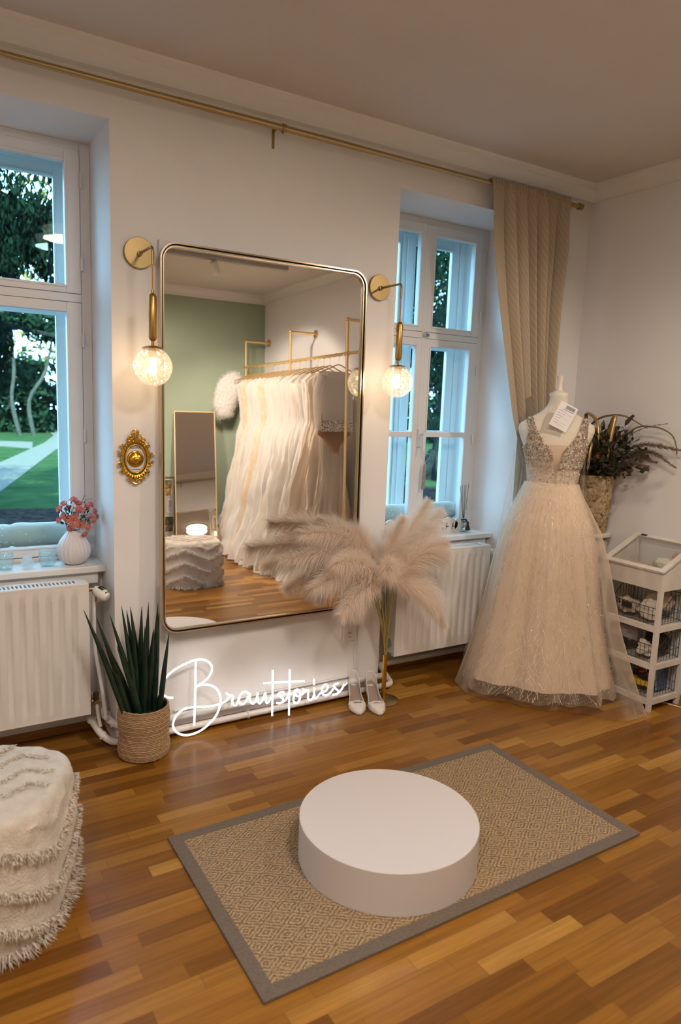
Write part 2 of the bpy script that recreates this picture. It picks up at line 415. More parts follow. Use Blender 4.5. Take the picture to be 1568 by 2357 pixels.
def frame_rect(mb, x0, x1, z0, z1, w_, y0, y1):
    mb.box(x0, x0+w_, y0, y1, z0, z1); mb.box(x1-w_, x1, y0, y1, z0, z1)
    mb.box(x0+w_, x1-w_, y0, y1, z0, z0+w_); mb.box(x0+w_, x1-w_, y0, y1, z1-w_, z1)
def bead(mb, x0, x1, z0, z1, y):
    w_ = .010
    mb.box(x0-w_, x0, y-.006, y, z0-w_, z1+w_); mb.box(x1, x1+w_, y-.006, y, z0-w_, z1+w_)
    mb.box(x0, x1, y-.006, y, z0-w_, z0); mb.box(x0, x1, y-.006, y, z1, z1+w_)
def window(name, X, muntin):
    x0, x1 = X; cx = (x0+x1)/2
    root = MB()
    # lining of the box between the two casements
    root.box(x0, x0+.016, 3.53, 3.80, .80, WT); root.box(x1-.016, x1, 3.53, 3.80, .80, WT)
    root.box(x0, x1, 3.53, 3.80, WT-.016, WT); root.box(x0, x1, 3.50, 3.84, .776, .80); root.box(x0, x1, 3.552, 3.66, .80, .866)
    root = struct(name, root, M['winpaint'], smooth=False)
    for lay, (ya, yb, ins, tp) in enumerate(((3.50, 3.532, 0, 0), (3.70, 3.730, .012, .018))):
        f = MB()
        f.box(x0+ins, x0+.045+ins, ya, yb, .80, WT-tp); f.box(x1-.045-ins, x1-ins, ya, yb, .80, WT-tp)
        f.box(x0+.045+ins, x1-.045-ins, ya, yb, WT-.036-tp, WT-tp); f.box(x0+.045+ins, x1-.045-ins, ya, yb, .80, .835)
        f.box(x0+.045+ins, x1-.045-ins, ya-.004, yb, 2.020, 2.057)
        f.box(cx-.014, cx+.014, ya-.008, yb, .835, WT-.036-tp)
        if lay == 1: f.box(cx-.045, cx+.045, ya-.012, yb+.01, .835, WT-.05); f.box(cx-.02, cx+.02, ya-.03, ya-.012, .90, WT-.09)
        fr = f.build('window_frame' if lay == 0 else 'outer_frame', M['winpaint'], root, smooth=False, bevel=.003)
        g = 0 if lay == 0 else .012
        for sx in (-1, 1):
            for (za, zb) in ((.840, 2.018), (2.059, 2.679-tp)):
                if sx < 0: a, b = x0+.047+ins, cx-.014-(0 if lay == 0 else .03)
                else: a, b = cx+.014+(0 if lay == 0 else .03), x1-.047-ins
                c = MB(); s_ = .066; sm = .043 if lay == 0 else .018; bot = .047 if za < 1 else (.034 if lay == 0 else .060); sl, sr = (s_, sm) if sx < 0 else (sm, s_); top_ = .044 if za < 1 else .057
                yy0 = ya-.006 if lay == 0 else ya+.004
                c.box(a, a+sl, yy0, yb-.004, za, zb); c.box(b-sr, b, yy0, yb-.004, za, zb)
                c.box(a+sl, b-sr, yy0, yb-.004, za, za+bot); c.box(a+sl, b-sr, yy0, yb-.004, zb-top_, zb)
                bead(c, a+sl, b-sr, za+bot, zb-top_, yy0)
                if muntin and za < 1: c.box(a+sl, b-sr, yy0+.004, yb-.008, 1.421, 1.453)
                cs = c.build('casement' if lay == 0 else 'outer_casement', M['winpaint'], root, smooth=False, bevel=.002)
                MB().box(a+sl-.004, b-sr+.004, yb-.018, yb-.014, za+bot-.004, zb-top_+.004).build('pane', M['glass'], cs, smooth=False)
    # hinges on the right stile, latch on the middle
    for z in (2.55, 2.19, 1.85, 1.41, .98):
        MB().cyl((x1-.043, 3.487, z-.03), (x1-.043, 3.487, z+.03), .0065, n=10).build('hinge', M['winpaint'], root)
    MB().box(cx-.012, cx+.028, 3.475, 3.49, 2.030, 2.048).box(cx-.004, cx+.006, 3.47, 3.492, 2.024, 2.054).build('latch', M['chrome'], root, smooth=False, bevel=.002)
    MB().box(cx-.014, cx+.014, 3.474, 3.492, 1.36, 1.47).cyl((cx, 3.468, 1.44), (cx+.002, 3.43, 1.44), .008).cyl((cx, 3.435, 1.445), (cx+.0, 3.435, 1.34), .008).build('window_handle', M['winpaint'], root, bevel=.002)
    s = MB().box(x0, x1, 3.29, 3.50, SILL-.030, SILL).build('window_sill', M['trim'], root, smooth=False, bevel=.004)
    MB().box(x0+.005, x1-.03, 3.315, 3.37, .735, SILL-.03).build('sill_board', M['trim'], root, smooth=False)
    return root
window('window_1', W1, False)
window('window_2', W2, True)
# ============================================================ THE GARDEN OUTSIDE
GZ = -.6
M['lawn'] = vary(mat('lawn_grass', rough=.9), (.0080,.0215,.0090), (.0185,.0350,.0155), 1.6, 6, .4, 40)
M['path'] = vary(mat('gravel_path', rough=.95), (.052,.053,.050), (.070,.070,.066), 14, 4, .3, 60)
M['mulch'] = vary(mat('bark_mulch', rough=.95), (.005,.004,.005), (.026,.020,.019), 9, 6, .8, 24, dist=.03)
M['bark'] = vary(mat('tree_bark', rough=.95), (.005,.007,.008), (.015,.018,.019), 12, 5, .8, 14, stretch=(1,1,.25), dist=.03)
M['paleb'] = vary(mat('pale_bark', rough=.9), (.018,.022,.020), (.032,.036,.034), 6, 4)
def leafmat(name, c1, c2):
    m = mat(name, rough=.6); tc = N(m, 'ShaderNodeTexCoord')
    nz = N(m, 'ShaderNodeTexNoise'); nz.inputs['Scale'].default_value = 2.0; nz.inputs['Detail'].default_value = 6; L(m, tc.outputs['Object'], nz.inputs['Vector'])
    rp = N(m, 'ShaderNodeValToRGB'); rp.color_ramp.elements[0].color = (*c1,1); rp.color_ramp.elements[1].color = (*c2,1); rp.color_ramp.elements[0].position=.35; rp.color_ramp.elements[1].position=.65
    L(m, nz.outputs['Fac'], rp.inputs[0]); L(m, rp.outputs[0], BS(m).inputs['Base Color']); return m
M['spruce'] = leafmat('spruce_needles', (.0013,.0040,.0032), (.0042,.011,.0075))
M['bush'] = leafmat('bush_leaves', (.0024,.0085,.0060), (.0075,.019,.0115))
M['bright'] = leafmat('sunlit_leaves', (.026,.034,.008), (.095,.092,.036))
for k_ in ('lawn','path','mulch','bark','paleb','spruce','bush','bright'): BS(M[k_]).inputs['Specular IOR Level'].default_value = 0.0
g = MB(); g.grid(lambda u, v: (-30+100*u, 3.84+90*v, GZ), 20, 20)
struct('lawn', g, M['lawn'], smooth=False)
tag(bpy.data.objects['lawn'], 'green lawn spreading outside behind both windows', 'lawn')
def ribbon(name, left, right, z, m):
    n = len(left); vs = [(x,y,z) for x,y in left]+[(x,y,z) for x,y in right]+[(x,y,z-.05) for x,y in left]+[(x,y,z-.05) for x,y in right]
    fs = [(i,i+1,n+i+1,n+i) for i in range(n-1)]+[(i,2*n+i,2*n+i+1,i+1) for i in range(n-1)]+[(n+i,n+i+1,3*n+i+1,3*n+i) for i in range(n-1)]
    return struct(name, MB().add(vs, fs), m, smooth=False)
p_ = ribbon('garden_path', [(-3,14),(-.2,18.5),(2.5,24.6),(5.2,34),(6.6,40),(7.2,46)], [(-3,9.5),(-.3,13),(1.7,17.2),(4.9,29.5),(7.6,38),(10,46)], GZ+.02, M['path'])
tag(p_, 'pale gravel path crossing the lawn outside the left window', 'path')
p2 = ribbon('garden_path', [(-4,37),(3.6,35.2),(4.8,34.6)], [(-4,33.2),(3.3,31.8),(4.2,30.4)], GZ+.015, M['path'])
tag(p2, 'narrow side path joining the gravel path from the left', 'path')
# bark mulch bed close to the house
b_ = MB(); random.seed(3)
def mul(u, v):
    x = -3+24*u; yf = 13.6+.15*x+.5*sin(x*1.3); y = 3.9+(yf-3.9)*v
    return (x, y, GZ+.05+.10*noise.noise(Vector((x*1.5, y*1.5, 0)))*(1 if v < .98 else 0)+.03*random.random()*(v<.98))
b_.grid(mul, 130, 70)
o = b_.build('mulch_bed', M['mulch']); tag(o, 'dark bark mulch bed with roots below both windows', 'mulch', kind='stuff')

def leaves(mb, c, rad, n, size, droop=.3, seed=1, hole=0.0):
    rnd = random.Random(seed); c = Vector(c)
    for i in range(n):
        while True:
            p = Vector((rnd.uniform(-1,1), rnd.uniform(-1,1), rnd.uniform(-1,1)))
            if hole < p.length < 1: break
        q = c+Vector((p.x*rad[0], p.y*rad[1], p.z*rad[2]))
        if noise.noise(q*.9) < -.12: continue
        a = Vector((rnd.uniform(-1,1), rnd.uniform(-1,1), rnd.uniform(-1,.4)-droop)).normalized()
        b = a.cross(Vector((rnd.uniform(-1,1), rnd.uniform(-1,1), rnd.uniform(-1,1)))).normalized()
        s = size*rnd.uniform(.6,1.4)
        mb.add([q-a*s, q+b*s*.38, q+a*s, q-b*s*.38], [(0,1,2,3)])
def tree(name, label, cat, base, trunk_pts, trunk_r, crowns, lm, bm, size, n, group=None, droop=.3, branches=()):
    t = thing(name, base, label, cat, group)
    mb = MB(); mb.tube(bez(trunk_pts, 5), [trunk_r[0]+(trunk_r[1]-trunk_r[0])*((i/((len(trunk_pts)-1)*5))**.6) for i in range((len(trunk_pts)-1)*5+1)], 10)
    for br in branches: mb.tube(bez(br[1:], 4), br[0], 6)
    mb.build('trunk', bm, t)
    if crowns:
        lb = MB()
        for i, (c, r_, w_) in enumerate(crowns): leaves(lb, c, r_, int(n*w_), size, droop, seed=hash((name, i)) % 999 if False else i*17+int(base[0]*10)+5)
        lb.build('foliage', lm, t, smooth=False)
    return t
# big dark spruce right outside the left window, boughs hanging across the upper panes
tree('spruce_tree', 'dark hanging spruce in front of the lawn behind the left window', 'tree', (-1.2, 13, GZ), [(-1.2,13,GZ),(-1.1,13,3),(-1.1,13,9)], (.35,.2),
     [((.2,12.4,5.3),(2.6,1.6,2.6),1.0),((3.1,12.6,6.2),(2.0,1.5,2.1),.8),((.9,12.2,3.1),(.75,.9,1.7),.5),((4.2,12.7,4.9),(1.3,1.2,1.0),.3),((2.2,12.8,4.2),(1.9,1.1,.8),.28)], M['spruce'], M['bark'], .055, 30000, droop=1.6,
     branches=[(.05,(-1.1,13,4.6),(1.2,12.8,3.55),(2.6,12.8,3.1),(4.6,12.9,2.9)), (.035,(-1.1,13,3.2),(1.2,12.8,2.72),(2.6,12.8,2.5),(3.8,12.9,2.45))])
# trunk with flared roots behind the right window
t = thing('spruce_tree', (14.1,17.0,GZ), 'grey trunk flaring into roots on the lawn behind the right window', 'tree')
mb = MB(); mb.tube(bez([(14.3,17.2,GZ-.1),(14.25,17.15,0.3),(14.35,17.2,1.6),(14.4,17.2,5),(14.4,17.2,10)],5), [.75,.62,.5,.42,.36,.33]+[.31-.004*i for i in range(15)], 12)
for i in range(7):
    a = i*.9+2.2; mb.tube(bez([(14.3+.2*cos(a),17.2+.2*sin(a),.15),(14.3+.75*cos(a),17.2+.75*sin(a),GZ+.22),(14.3+1.7*cos(a+.2),17.2+1.7*sin(a+.2),GZ+.03)],4), [.28,.26,.22,.2,.17,.14,.11,.08,.03], 8)
mb.build('trunk', M['bark'], t)
lb = MB()
for i, (c, r_, n_) in enumerate([((11.6,15.4,4.3),(2.0,1.6,1.6),7000),((10.3,13.4,6.0),(2.6,1.5,1.7),7000),((13.2,15.8,3.2),(1.8,1.4,1.3),5000),((12.3,14.8,2.2),(.9,.8,1.4),2200),((8.7,12.2,4.3),(1.4,1.0,1.7),3500)]): leaves(lb, c, r_, n_*2, .06, 1.4, seed=60+i)
lb.build('foliage', M['spruce'], t, smooth=False)
# slim pale shrub trunks and bushes at the far side of the lawn
k = 0
for (x, y, lean, h, col_) in ((1.0,39.0,.7,5.0,0),(1.9,39.4,1.2,5.2,0),(4.9,39.6,-.3,5.6,1),(5.6,39.8,1.1,5.2,1)):
    tr = thing('shrub_tree', (x,y,GZ), ['slim pale twin trunk at the far edge of the lawn, left pair', 'slim pale twin trunk at the far edge of the lawn, nearest the path'][col_], 'tree', ['left pair of pale trunks beyond the lawn','right pair of pale trunks beyond the lawn'][col_])
    MB().tube(bez([(x,y,GZ),(x+lean*.1-.3,y,1.2),(x+lean*.6,y,2.8),(x+lean,y,h)],4), [.11]*4+[.09]*5+[.06]*4, 8).build('trunk', M['paleb'], tr)
    lb = MB(); leaves(lb, (x+lean,y,h-.2), (1.7,1.2,.8), 900, .22, .2, seed=200+k); lb.build('foliage', M['bush'], tr, smooth=False); k += 1
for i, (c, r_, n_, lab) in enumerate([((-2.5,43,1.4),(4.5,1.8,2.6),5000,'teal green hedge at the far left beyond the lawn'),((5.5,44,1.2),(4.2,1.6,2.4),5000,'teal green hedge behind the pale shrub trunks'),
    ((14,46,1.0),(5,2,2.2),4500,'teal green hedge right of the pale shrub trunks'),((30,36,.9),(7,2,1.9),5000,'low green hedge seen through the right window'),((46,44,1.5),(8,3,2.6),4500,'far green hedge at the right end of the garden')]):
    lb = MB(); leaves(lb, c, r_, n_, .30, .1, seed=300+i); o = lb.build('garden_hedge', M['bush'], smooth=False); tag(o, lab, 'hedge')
    core = o
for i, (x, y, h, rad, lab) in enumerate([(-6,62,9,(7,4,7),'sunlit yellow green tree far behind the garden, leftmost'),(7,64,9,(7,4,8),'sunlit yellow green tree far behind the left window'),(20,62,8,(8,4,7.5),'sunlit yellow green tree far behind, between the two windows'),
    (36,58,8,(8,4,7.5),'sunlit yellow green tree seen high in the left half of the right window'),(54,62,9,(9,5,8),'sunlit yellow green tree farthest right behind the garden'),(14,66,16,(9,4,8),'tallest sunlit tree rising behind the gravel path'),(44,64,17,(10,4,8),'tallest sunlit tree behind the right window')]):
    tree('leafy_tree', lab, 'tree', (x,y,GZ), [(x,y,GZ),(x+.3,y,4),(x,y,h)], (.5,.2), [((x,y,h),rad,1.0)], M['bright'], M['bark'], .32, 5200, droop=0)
# ============================================================ WALL FITTINGS
M['rib'] = M['radiator']
def radiator(x0, x1, label, valve):
    y0, y1, z0, z1 = 3.15, 3.25, .165, .775
    t = thing('radiator', ((x0+x1)/2, 3.2, z0), label, 'radiator', None)
    p = MB()
    # pressed front panel with recessed flutes
    nr = int((x1-x0-.06)/.052); pitch = (x1-x0-.07)/nr
    xs = [x0+.012]
    def fy(x, z):
        if not (z0+.05 < z < z1-.055): return y0
        s = ((x-(x0+.035))/pitch) % 1.0
        if x < x0+.035 or x > x1-.035: return y0
        e = min(1, (z-(z0+.05))/.02, ((z1-.055)-z)/.012)
        q = max(0, min(1, (abs(s-.5)-.17)/.09)); return y0+.009*(1-q)*e
    X = [x0+.006]; 
    for i in range(nr):
        for s in (.0,.2,.26,.33,.5,.67,.74,.8): X.append(x0+.035+(i+s)*pitch)
    X += [x1-.035, x1-.006]
    Z = [z0+.004, z0+.0501, z0+.072, z1-.069, z1-.0551, z1-.004]
    vs = [(x, fy(x, z), z) for z in Z for x in X]; w_ = len(X)
    fs = [(j*w_+i, j*w_+i+1, (j+1)*w_+i+1, (j+1)*w_+i) for j in range(len(Z)-1) for i in range(w_-1)]
    p.add(vs, fs)
    p.box(x0, x1, y0+.010, y0+.026, z0, z1)
    frame_rect(p, x0, x1, z0, z1, .007, y0-.001, y0+.012)
    p.box(x0+.01, x1-.01, y1-.016, y1, z0, z1-.002)
    p.build('front_panel', M['radiator'], t, flat_angle=60)
    MB().box(x0-.001, x0+.004, y0+.004, y1-.001, z0+.01, z1-.001).build('side_panel', M['radiator'], t, smooth=False, bevel=.002)
    MB().box(x1-.004, x1+.001, y0+.004, y1-.001, z0+.01, z1-.001).build('side_panel', M['radiator'], t, smooth=False, bevel=.002)
    g = MB(); g.box(x0, x1, y0+.002, y0+.022, z1-.002, z1+.003); g.box(x0, x1, y1-.022, y1-.002, z1-.002, z1+.003)
    g.box(x0, x0+.05, y0+.02, y1-.02, z1-.002, z1+.003); g.box(x1-.05, x1, y0+.02, y1-.02, z1-.002, z1+.003)
    n = int((x1-x0-.1)/.0165)
    for i in range(n): g.box(x0+.05+i*.0165, x0+.0575+i*.0165, y0+.02, y1-.02, z1-.003, z1+.002)
    g.build('top_grille', M['radiator'], t, smooth=False)
    MB().box(x0+.03, x1-.03, y0+.03, y1-.03, z0+.04, z1-.04).build('convector', mat('convector_grey', (.25,.24,.24), .6), t, smooth=False)
    if valve:
        vx, vy, vz = x1+.045, 3.17, .735
        MB().cyl((x1, vy+.02, vz+.005), (vx-.015, vy+.015, vz+.005), .010).cyl((vx-.012, vy+.02, vz+.018), (vx-.012, vy+.02, vz-.05), .011).build('valve_body', M['brass_l'], t)
        a = Vector((vx-.012, vy+.012, vz+.006)); d = Vector((.55, -.65, -.42)).normalized()
        v = MB(); v.lathe([(0,0),(.016,0),(.021,.008),(.024,.02),(.025,.05),(.022,.066),(.015,.074),(0,.075)], a, 24, tuple(d), rf=lambda an, i: 1+(.03*cos(an*12) if 1 < i < 5 else 0))
        th_h = v.build('thermostat_head', M['plastic'], t)
        dk = MB()
        u = d.orthogonal().normalized(); w2 = d.cross(u)
        up = Vector((0,0,1)); up = (up-d*up.dot(d)).normalized(); sd = d.cross(up)
        for i in range(5): dk.obox(a+d*.030+up*.0245+sd*(-.012+.006*i), sd*.0012, d*.014, up*.0012)
        dk.obox(a+d*.062+up*.021, sd*.012, d*.002, up*.002)
        dk.build('vent_slots', M['black'], th_h, smooth=False)
    return t
radiator(-.16, .650, 'white ribbed panel radiator with thermostat under the left window', True)
r2_ = radiator(2.345, 3.050, 'white ribbed panel radiator under the right window beside the gown', False)
MB().cyl((2.349,3.20,.235),(2.335,3.20,.235),.026).build('end_cap', M['chrome'], r2_)
MB().cyl((3.05,3.19,.72),(3.075,3.185,.72),.011, k=0).build('valve_body', M['black'], r2_)
MB().lathe([(0,0),(.018,.002),(.022,.015),(.022,.055),(.014,.066),(0,.068)], (3.075,3.185,.722), 20, (1,-.1,.0)).build('thermostat_head', M['plastic'], r2_)

# heating pipes running along the wall
PIPE = mat('pipe_enamel', (.76,.72,.68), .35, coat=.3)
def pipe(pts, r, label, cuffs=(), group=None):
    t = thing('heating_pipe', tuple(pts[0]), label, 'pipe', group)
    MB().tube(pts, r, 14).build('pipe_run', PIPE, t)
    for a, b in cuffs: MB().cyl(a, b, r*1.28, n=16).build('pipe_cuff', PIPE, t)
    return t
def rounded(pts, rad=.03):
    P = [Vector(p) for p in pts]; out = [P[0]]
    for i in range(1, len(P)-1):
        a = (P[i-1]-P[i]).normalized(); b = (P[i+1]-P[i]).normalized(); q1 = P[i]+a*rad; q2 = P[i]+b*rad
        for t in (0,.2,.4,.6,.8,1): out.append(q1*(1-t)**2+P[i]*2*t*(1-t)+q2*t*t)
    out.append(P[-1]); return out
pipe(rounded([(-.2,3.30,.125),(.655,3.30,.125),(.685,3.12,.075),(.735,3.095,.030),(2.30,3.095,.030),(2.36,3.31,.06),(3.15,3.31,.06)],.035), .0165, 'lower white heating pipe along the foot of the wall below the mirror',
     [((.665,3.23,.108),(.668,3.215,.104)),((.69,3.117,.070),(.697,3.114,.064)),((.76,3.095,.030),(.772,3.095,.030)),((1.40,3.095,.030),(1.408,3.095,.030))])
pipe(rounded([(-.2,3.34,.185),(.70,3.34,.185),(.725,3.14,.125),(.775,3.105,.092),(2.25,3.105,.088)],.035), .0165, 'upper white heating pipe along the foot of the wall below the mirror',
     [((.722,3.18,.138),(.723,3.17,.134)),((.742,3.128,.112),(.748,3.124,.107)),((.80,3.105,.092),(.812,3.105,.092))])
pipe(rounded([(.678,3.185,.72),(.682,3.20,.45),(.70,3.16,.30),(.712,3.12,.14)],.05), .0085, 'thin white riser pipe dropping from the left radiator thermostat', [((.711,3.122,.152),(.7115,3.121,.140))])
tl = thing('return_valve', (.672,3.19,.2), 'brass return valve at the bottom corner of the left radiator', 'valve')
MB().cyl((.648,3.20,.205),(.70,3.19,.205),.014).cyl((.682,3.19,.205),(.682,3.165,.205),.015).build('valve_body', M['brass_l'], tl)
MB().cyl((.682,3.19,.205),(.682,3.185,.25),.013).build('cap', mat('bronze', (.16,.12,.08), .4, .8), tl)
MB().tube(rounded([(.682,3.17,.20),(.684,3.16,.15),(.690,3.14,.10)],.02), .0085, 10).build('pipe_run', PIPE, tl)

# cable trunking round the mirror field and the socket
tr = thing('cable_trunking', (2.03,3.13,.12), 'white cable trunking running down from the socket and along the wall', 'trunking')
MB().box(2.018,2.046,WY-.014,WY,.118,.318).build('trunking_run', M['trim'], tr, smooth=False, bevel=.002)
MB().box(1.03,2.078,WY-.010,WY,.108,.118).box(2.072,2.082,WY-.010,WY,.11,.535).build('trunking_run', M['trim'], tr, smooth=False, bevel=.002)
sk = thing('power_socket', (2.018,WY,.36), 'cream wall socket under the right end of the mirror', 'socket')
MB().box(1.977,2.060,WY-.012,WY,.318,.402).build('cover_plate', M['plastic'], sk, bevel=.005)
MB().lathe([(.0,-.0015),(.0195,-.0015),(.0195,.004),(.022,.004),(.022,-.002)],(2.018,WY-.0125,.36),28,(0,-1,0)).build('socket_insert', M['plastic'], sk)
MB().cyl((2.009,WY-.0135,.366),(2.009,WY-.0155,.366),.003).cyl((2.022,WY-.0135,.366),(2.022,WY-.0155,.366),.003).cyl((2.016,WY-.0135,.343),(2.016,WY-.0155,.343),.003).build('contact_hole', M['black'], sk)

# curtain rod
rd = thing('curtain_rod', (1.5,3.05,2.82), 'long brushed brass curtain rod running under the cornice', 'curtain rod')
MB().cyl((-.6,3.05,2.82),(1.02,3.05,2.82),.0125).cyl((1.02,3.05,2.82),(1.93,3.05,2.82),.0140).cyl((1.93,3.05,2.82),(3.465,3.05,2.82),.0125).build('rod', M['brass_l'], rd)
MB().cyl((3.465,3.05,2.82),(3.495,3.05,2.82),.0185,n=20).build('finial', M['brass'], rd)
b = MB(); b.box(1.487,1.499,WY-.004,WY,2.752,2.838); b.box(1.487,1.499,3.06,WY-.002,2.826,2.836); b.cyl((1.497,3.05,2.82),(1.515,3.05,2.82),.0185,n=20); b.cyl((1.503,3.05,2.805),(1.503,3.05,2.795),.004)
b.build('bracket', M['brass'], rd, bevel=.001)

# white board behind the mirror
bd = MB().box(.955,2.035,WY-.022,WY,.735,2.272).build('backing_board', M['trim'], smooth=False, bevel=.002); tag(bd, 'thin white backing board standing out behind the big mirror', 'board')

# big mirror, leaning back very slightly against the board
mt_ = thing('mirror', (1.48, 3.09, .53), 'large rounded rectangular wall mirror with slim brass frame', 'mirror')
TH = R(.87)
def rrect(x0, x1, z0, z1, r, n=8):
    o = []
    for cx, cz, a0 in ((x1-r,z1-r,0),(x0+r,z1-r,90),(x0+r,z0+r,180),(x1-r,z0+r,270)):
        for i in range(n+1): a = R(a0+90*i/n); o.append((cx+r*cos(a), cz+r*sin(a)))
    return o
MX0, MX1, MZ0, MZ1 = .950, 2.008, .525, 2.264
def mir(y_, x, z): # plane leaning: local depth y_ toward the room
    zz = z-MZ0; return (x, 3.079-y_*cos(TH)+zz*sin(TH), MZ0+zz*cos(TH)+y_*sin(TH))
def ring(o1, o2, ya, yb, mb):   # o1 outer, o2 inner outline
    n = len(o1); vs = [mir(ya,*p) for p in o1]+[mir(yb,*p) for p in o1]+[mir(yb,*p) for p in o2]+[mir(ya,*p) for p in o2]
    for q in range(4):
        pass
    fs = []
    for i in range(n):
        j = (i+1)%n
        for q in range(4): fs.append((q*n+i, q*n+j, ((q+1)%4)*n+j, ((q+1)%4)*n+i))
    mb.add(vs, fs)
o0 = rrect(MX0,MX1,MZ0,MZ1,.075); o1_ = rrect(MX0+.007,MX1-.007,MZ0+.007,MZ1-.007,.069); o2_ = rrect(MX0+.013,MX1-.013,MZ0+.013,MZ1-.013,.064); o3_ = rrect(MX0+.018,MX1-.018,MZ0+.018,MZ1-.018,.060)
f1 = MB(); ring(o0, o1_, -.012, .028, f1); f1.build('frame', mat('champagne_frame', (.55,.44,.32), .25, 1.0), mt_, flat_angle=50)
f2 = MB(); ring(o1_, o2_, -.012, .012, f2); f2.build('shadow_gap', M['black'], mt_, flat_angle=50)
f3 = MB(); ring(o2_, o3_, -.012, .022, f3); f3.build('inner_frame', mat('champagne_inner', (.62,.5,.36), .25, 1.0), mt_, flat_angle=50)
n = len(o3_); mg = MB(); mg.add([mir(.010,*p) for p in o3_]+[mir(-.012,*p) for p in o3_], [tuple(range(n)), tuple(range(2*n-1,n-1,-1))]+[(i,i+n,(i+1)%n+n,(i+1)%n) for i in range(n)])
mg.build('mirror_glass', M['mirror'], mt_, smooth=False)

# two globe sconces
def sconce(x, label):
    t = thing('sconce_lamp', (x, WY, 2.20), label, 'wall lamp')
    z = 2.205; tip = .205
    MB().lathe([(0,0),(.064,0),(.064,.016),(.0625,.018),(0,.019)], (x,WY,z), 48, (0,-1,0)).build('wall_plate', M['brass'], t)
    MB().lathe([(0,0),(.011,0),(.011,.012),(.008,.014),(0,.014)], (x,WY-.018,z-.004), 20, (0,-1,0)).build('boss', M['brass_l'], t)
    MB().tube(rounded([(x,WY-.018,z-.004),(x,WY-tip,z-.004),(x,WY-tip,z-.075)],.022), .0055, 12).build('arm', M['brass'], t)
    MB().cyl((x,WY-tip,z-.07),(x,WY-tip,2.02),.0028,n=8).build('cord', mat('amber_cord', (.50,.24,.05), .6), t)
    MB().lathe([(0,2.035),(.006,2.033),(.006,2.018),(.012,2.014),(.0165,2.004),(.0165,1.842),(.012,1.832),(.0062,1.829),(.0062,1.806),(0,1.806)], (x,WY-tip,0), 24).build('holder', mat('satin_brass', (.46,.28,.09), .32, 1.0), t)
    MB().lathe([(0,1.812),(.012,1.811),(.040,1.804),(.046,1.799),(.040,1.799),(0,1.806)], (x,WY-tip,0), 32).build('cap', mat('copper_cap', (.55,.32,.15), .25, 1.0), t)
    gb = MB(); rr = .0785; cz = 1.726
    pr = [(max(0,rr*sin(pi*i/30)), cz+rr*cos(pi*i/30)) for i in range(3, 31)]
    vs = []; fs = []; nn = 56
    for i, (r_, h) in enumerate(pr):
        for j in range(nn):
            a = 2*pi*j/nn; d = Vector((cos(a)*r_, sin(a)*r_, h-cz)); k_ = 1+.030*(noise.noise(d*62+Vector((x*5,0,0))))
            vs.append((x+d.x*k_, WY-tip+d.y*k_, cz+d.z*k_))
    for i in range(len(pr)-1):
        for j in range(nn): fs.append((i*nn+j, (i+1)*nn+j, (i+1)*nn+(j+1)%nn, i*nn+(j+1)%nn))
    gb.add(vs, fs); gs_ = gb.build('globe_shade', M['globe'], t, solid=.002)
    MB().cyl((x,WY-tip,1.80),(x,WY-tip,1.762),.017,n=20).build('bulb_socket', mat('socket_amber', (.75,.52,.22), .5), gs_)
    MB().lathe([(0,1.764),(.011,1.76),(.013,1.745),(.016,1.725),(.0165,1.712),(.012,1.698),(0,1.692)], (x,WY-tip,0), 18).build('bulb', M['bulb'], gs_)
    return t
sconce(.872, 'brass globe wall lamp left of the big mirror')
sconce(2.112, 'brass globe wall lamp right of the big mirror')

# ornate push-bell
bl = thing('push_bell', (.852,WY,1.33), 'ornate gilded oval push bell on the wall left of the mirror', 'bell')
def ell(r_, a, cx=.852, cz=1.330, k=1.36): return (cx+r_*cos(a), cz+r_*k*sin(a))
fm = MB()
for (ra, rb, ya, yb) in ((.044,.052,.004,.016),):
    nn = 48
    for i in range(nn):
        pass
def ering(mb, r_, rad, y, nn=48, tn=10, k=1.36, wob=None):
    mb.tube([(lambda p: (p[0], WY-y, p[1]))(ell(r_+(wob(2*pi*i/nn) if wob else 0), 2*pi*i/nn, k=k)) for i in range(nn)], rad, tn, closed=True)
ering(fm, .0455, .0035, .012); ering(fm, .057, .008, .009)
for i in range(34):      # lobed inner border
    a = 2*pi*i/34; p = ell(.0535, a); q = ell(.0655, a)
    fm.tube([(p[0],WY-.014,p[1]),((p[0]+q[0])/2,WY-.017,(p[1]+q[1])/2),(q[0],WY-.009,q[1])], [.0028,.0042,.003], 8)
random.seed(11)
def scroll(mb, c, r_, a0, turns, sgn, th=.0028, y=.012):
    pts = []
    for i in range(16):
        f = i/15; a = a0+sgn*turns*2*pi*f; q = r_*(1-.75*f); pts.append((c[0]+q*cos(a), WY-y-.004*f, c[1]+q*sin(a)))
    mb.tube(pts, [th*(1-.3*i/15) for i in range(16)], 7)
for i in range(14):
    a = 2*pi*(i+.5)/14
    if abs(a-pi/2) < .35: continue
    p = ell(.0735, a, k=1.30); s_ = 1 if i % 2 else -1
    scroll(fm, p, .0095, a+pi/2*s_, .9, s_); scroll(fm, ell(.079, a+.13*s_, k=1.27), .0055, a, .8, -s_, .002)
    fm.sphere((p[0],WY-.012,p[1]), .0032, 8, 6)
for sx in (-1, 1):      # crest and foot
    scroll(fm, (.852+sx*.021,1.426), .014, pi/2, 1.1, sx, .0034); scroll(fm, (.852+sx*.010,1.441), .010, -pi/2, .9, -sx, .003)
    scroll(fm, (.852+sx*.018,1.236), .012, -pi/2, 1.0, sx, .003); scroll(fm, (.852+sx*.033,1.418), .010, pi/2, 1.0, sx, .003)
    scroll(fm, (.852+sx*.0075,1.451), .0075, -pi/2, .8, sx, .0026)
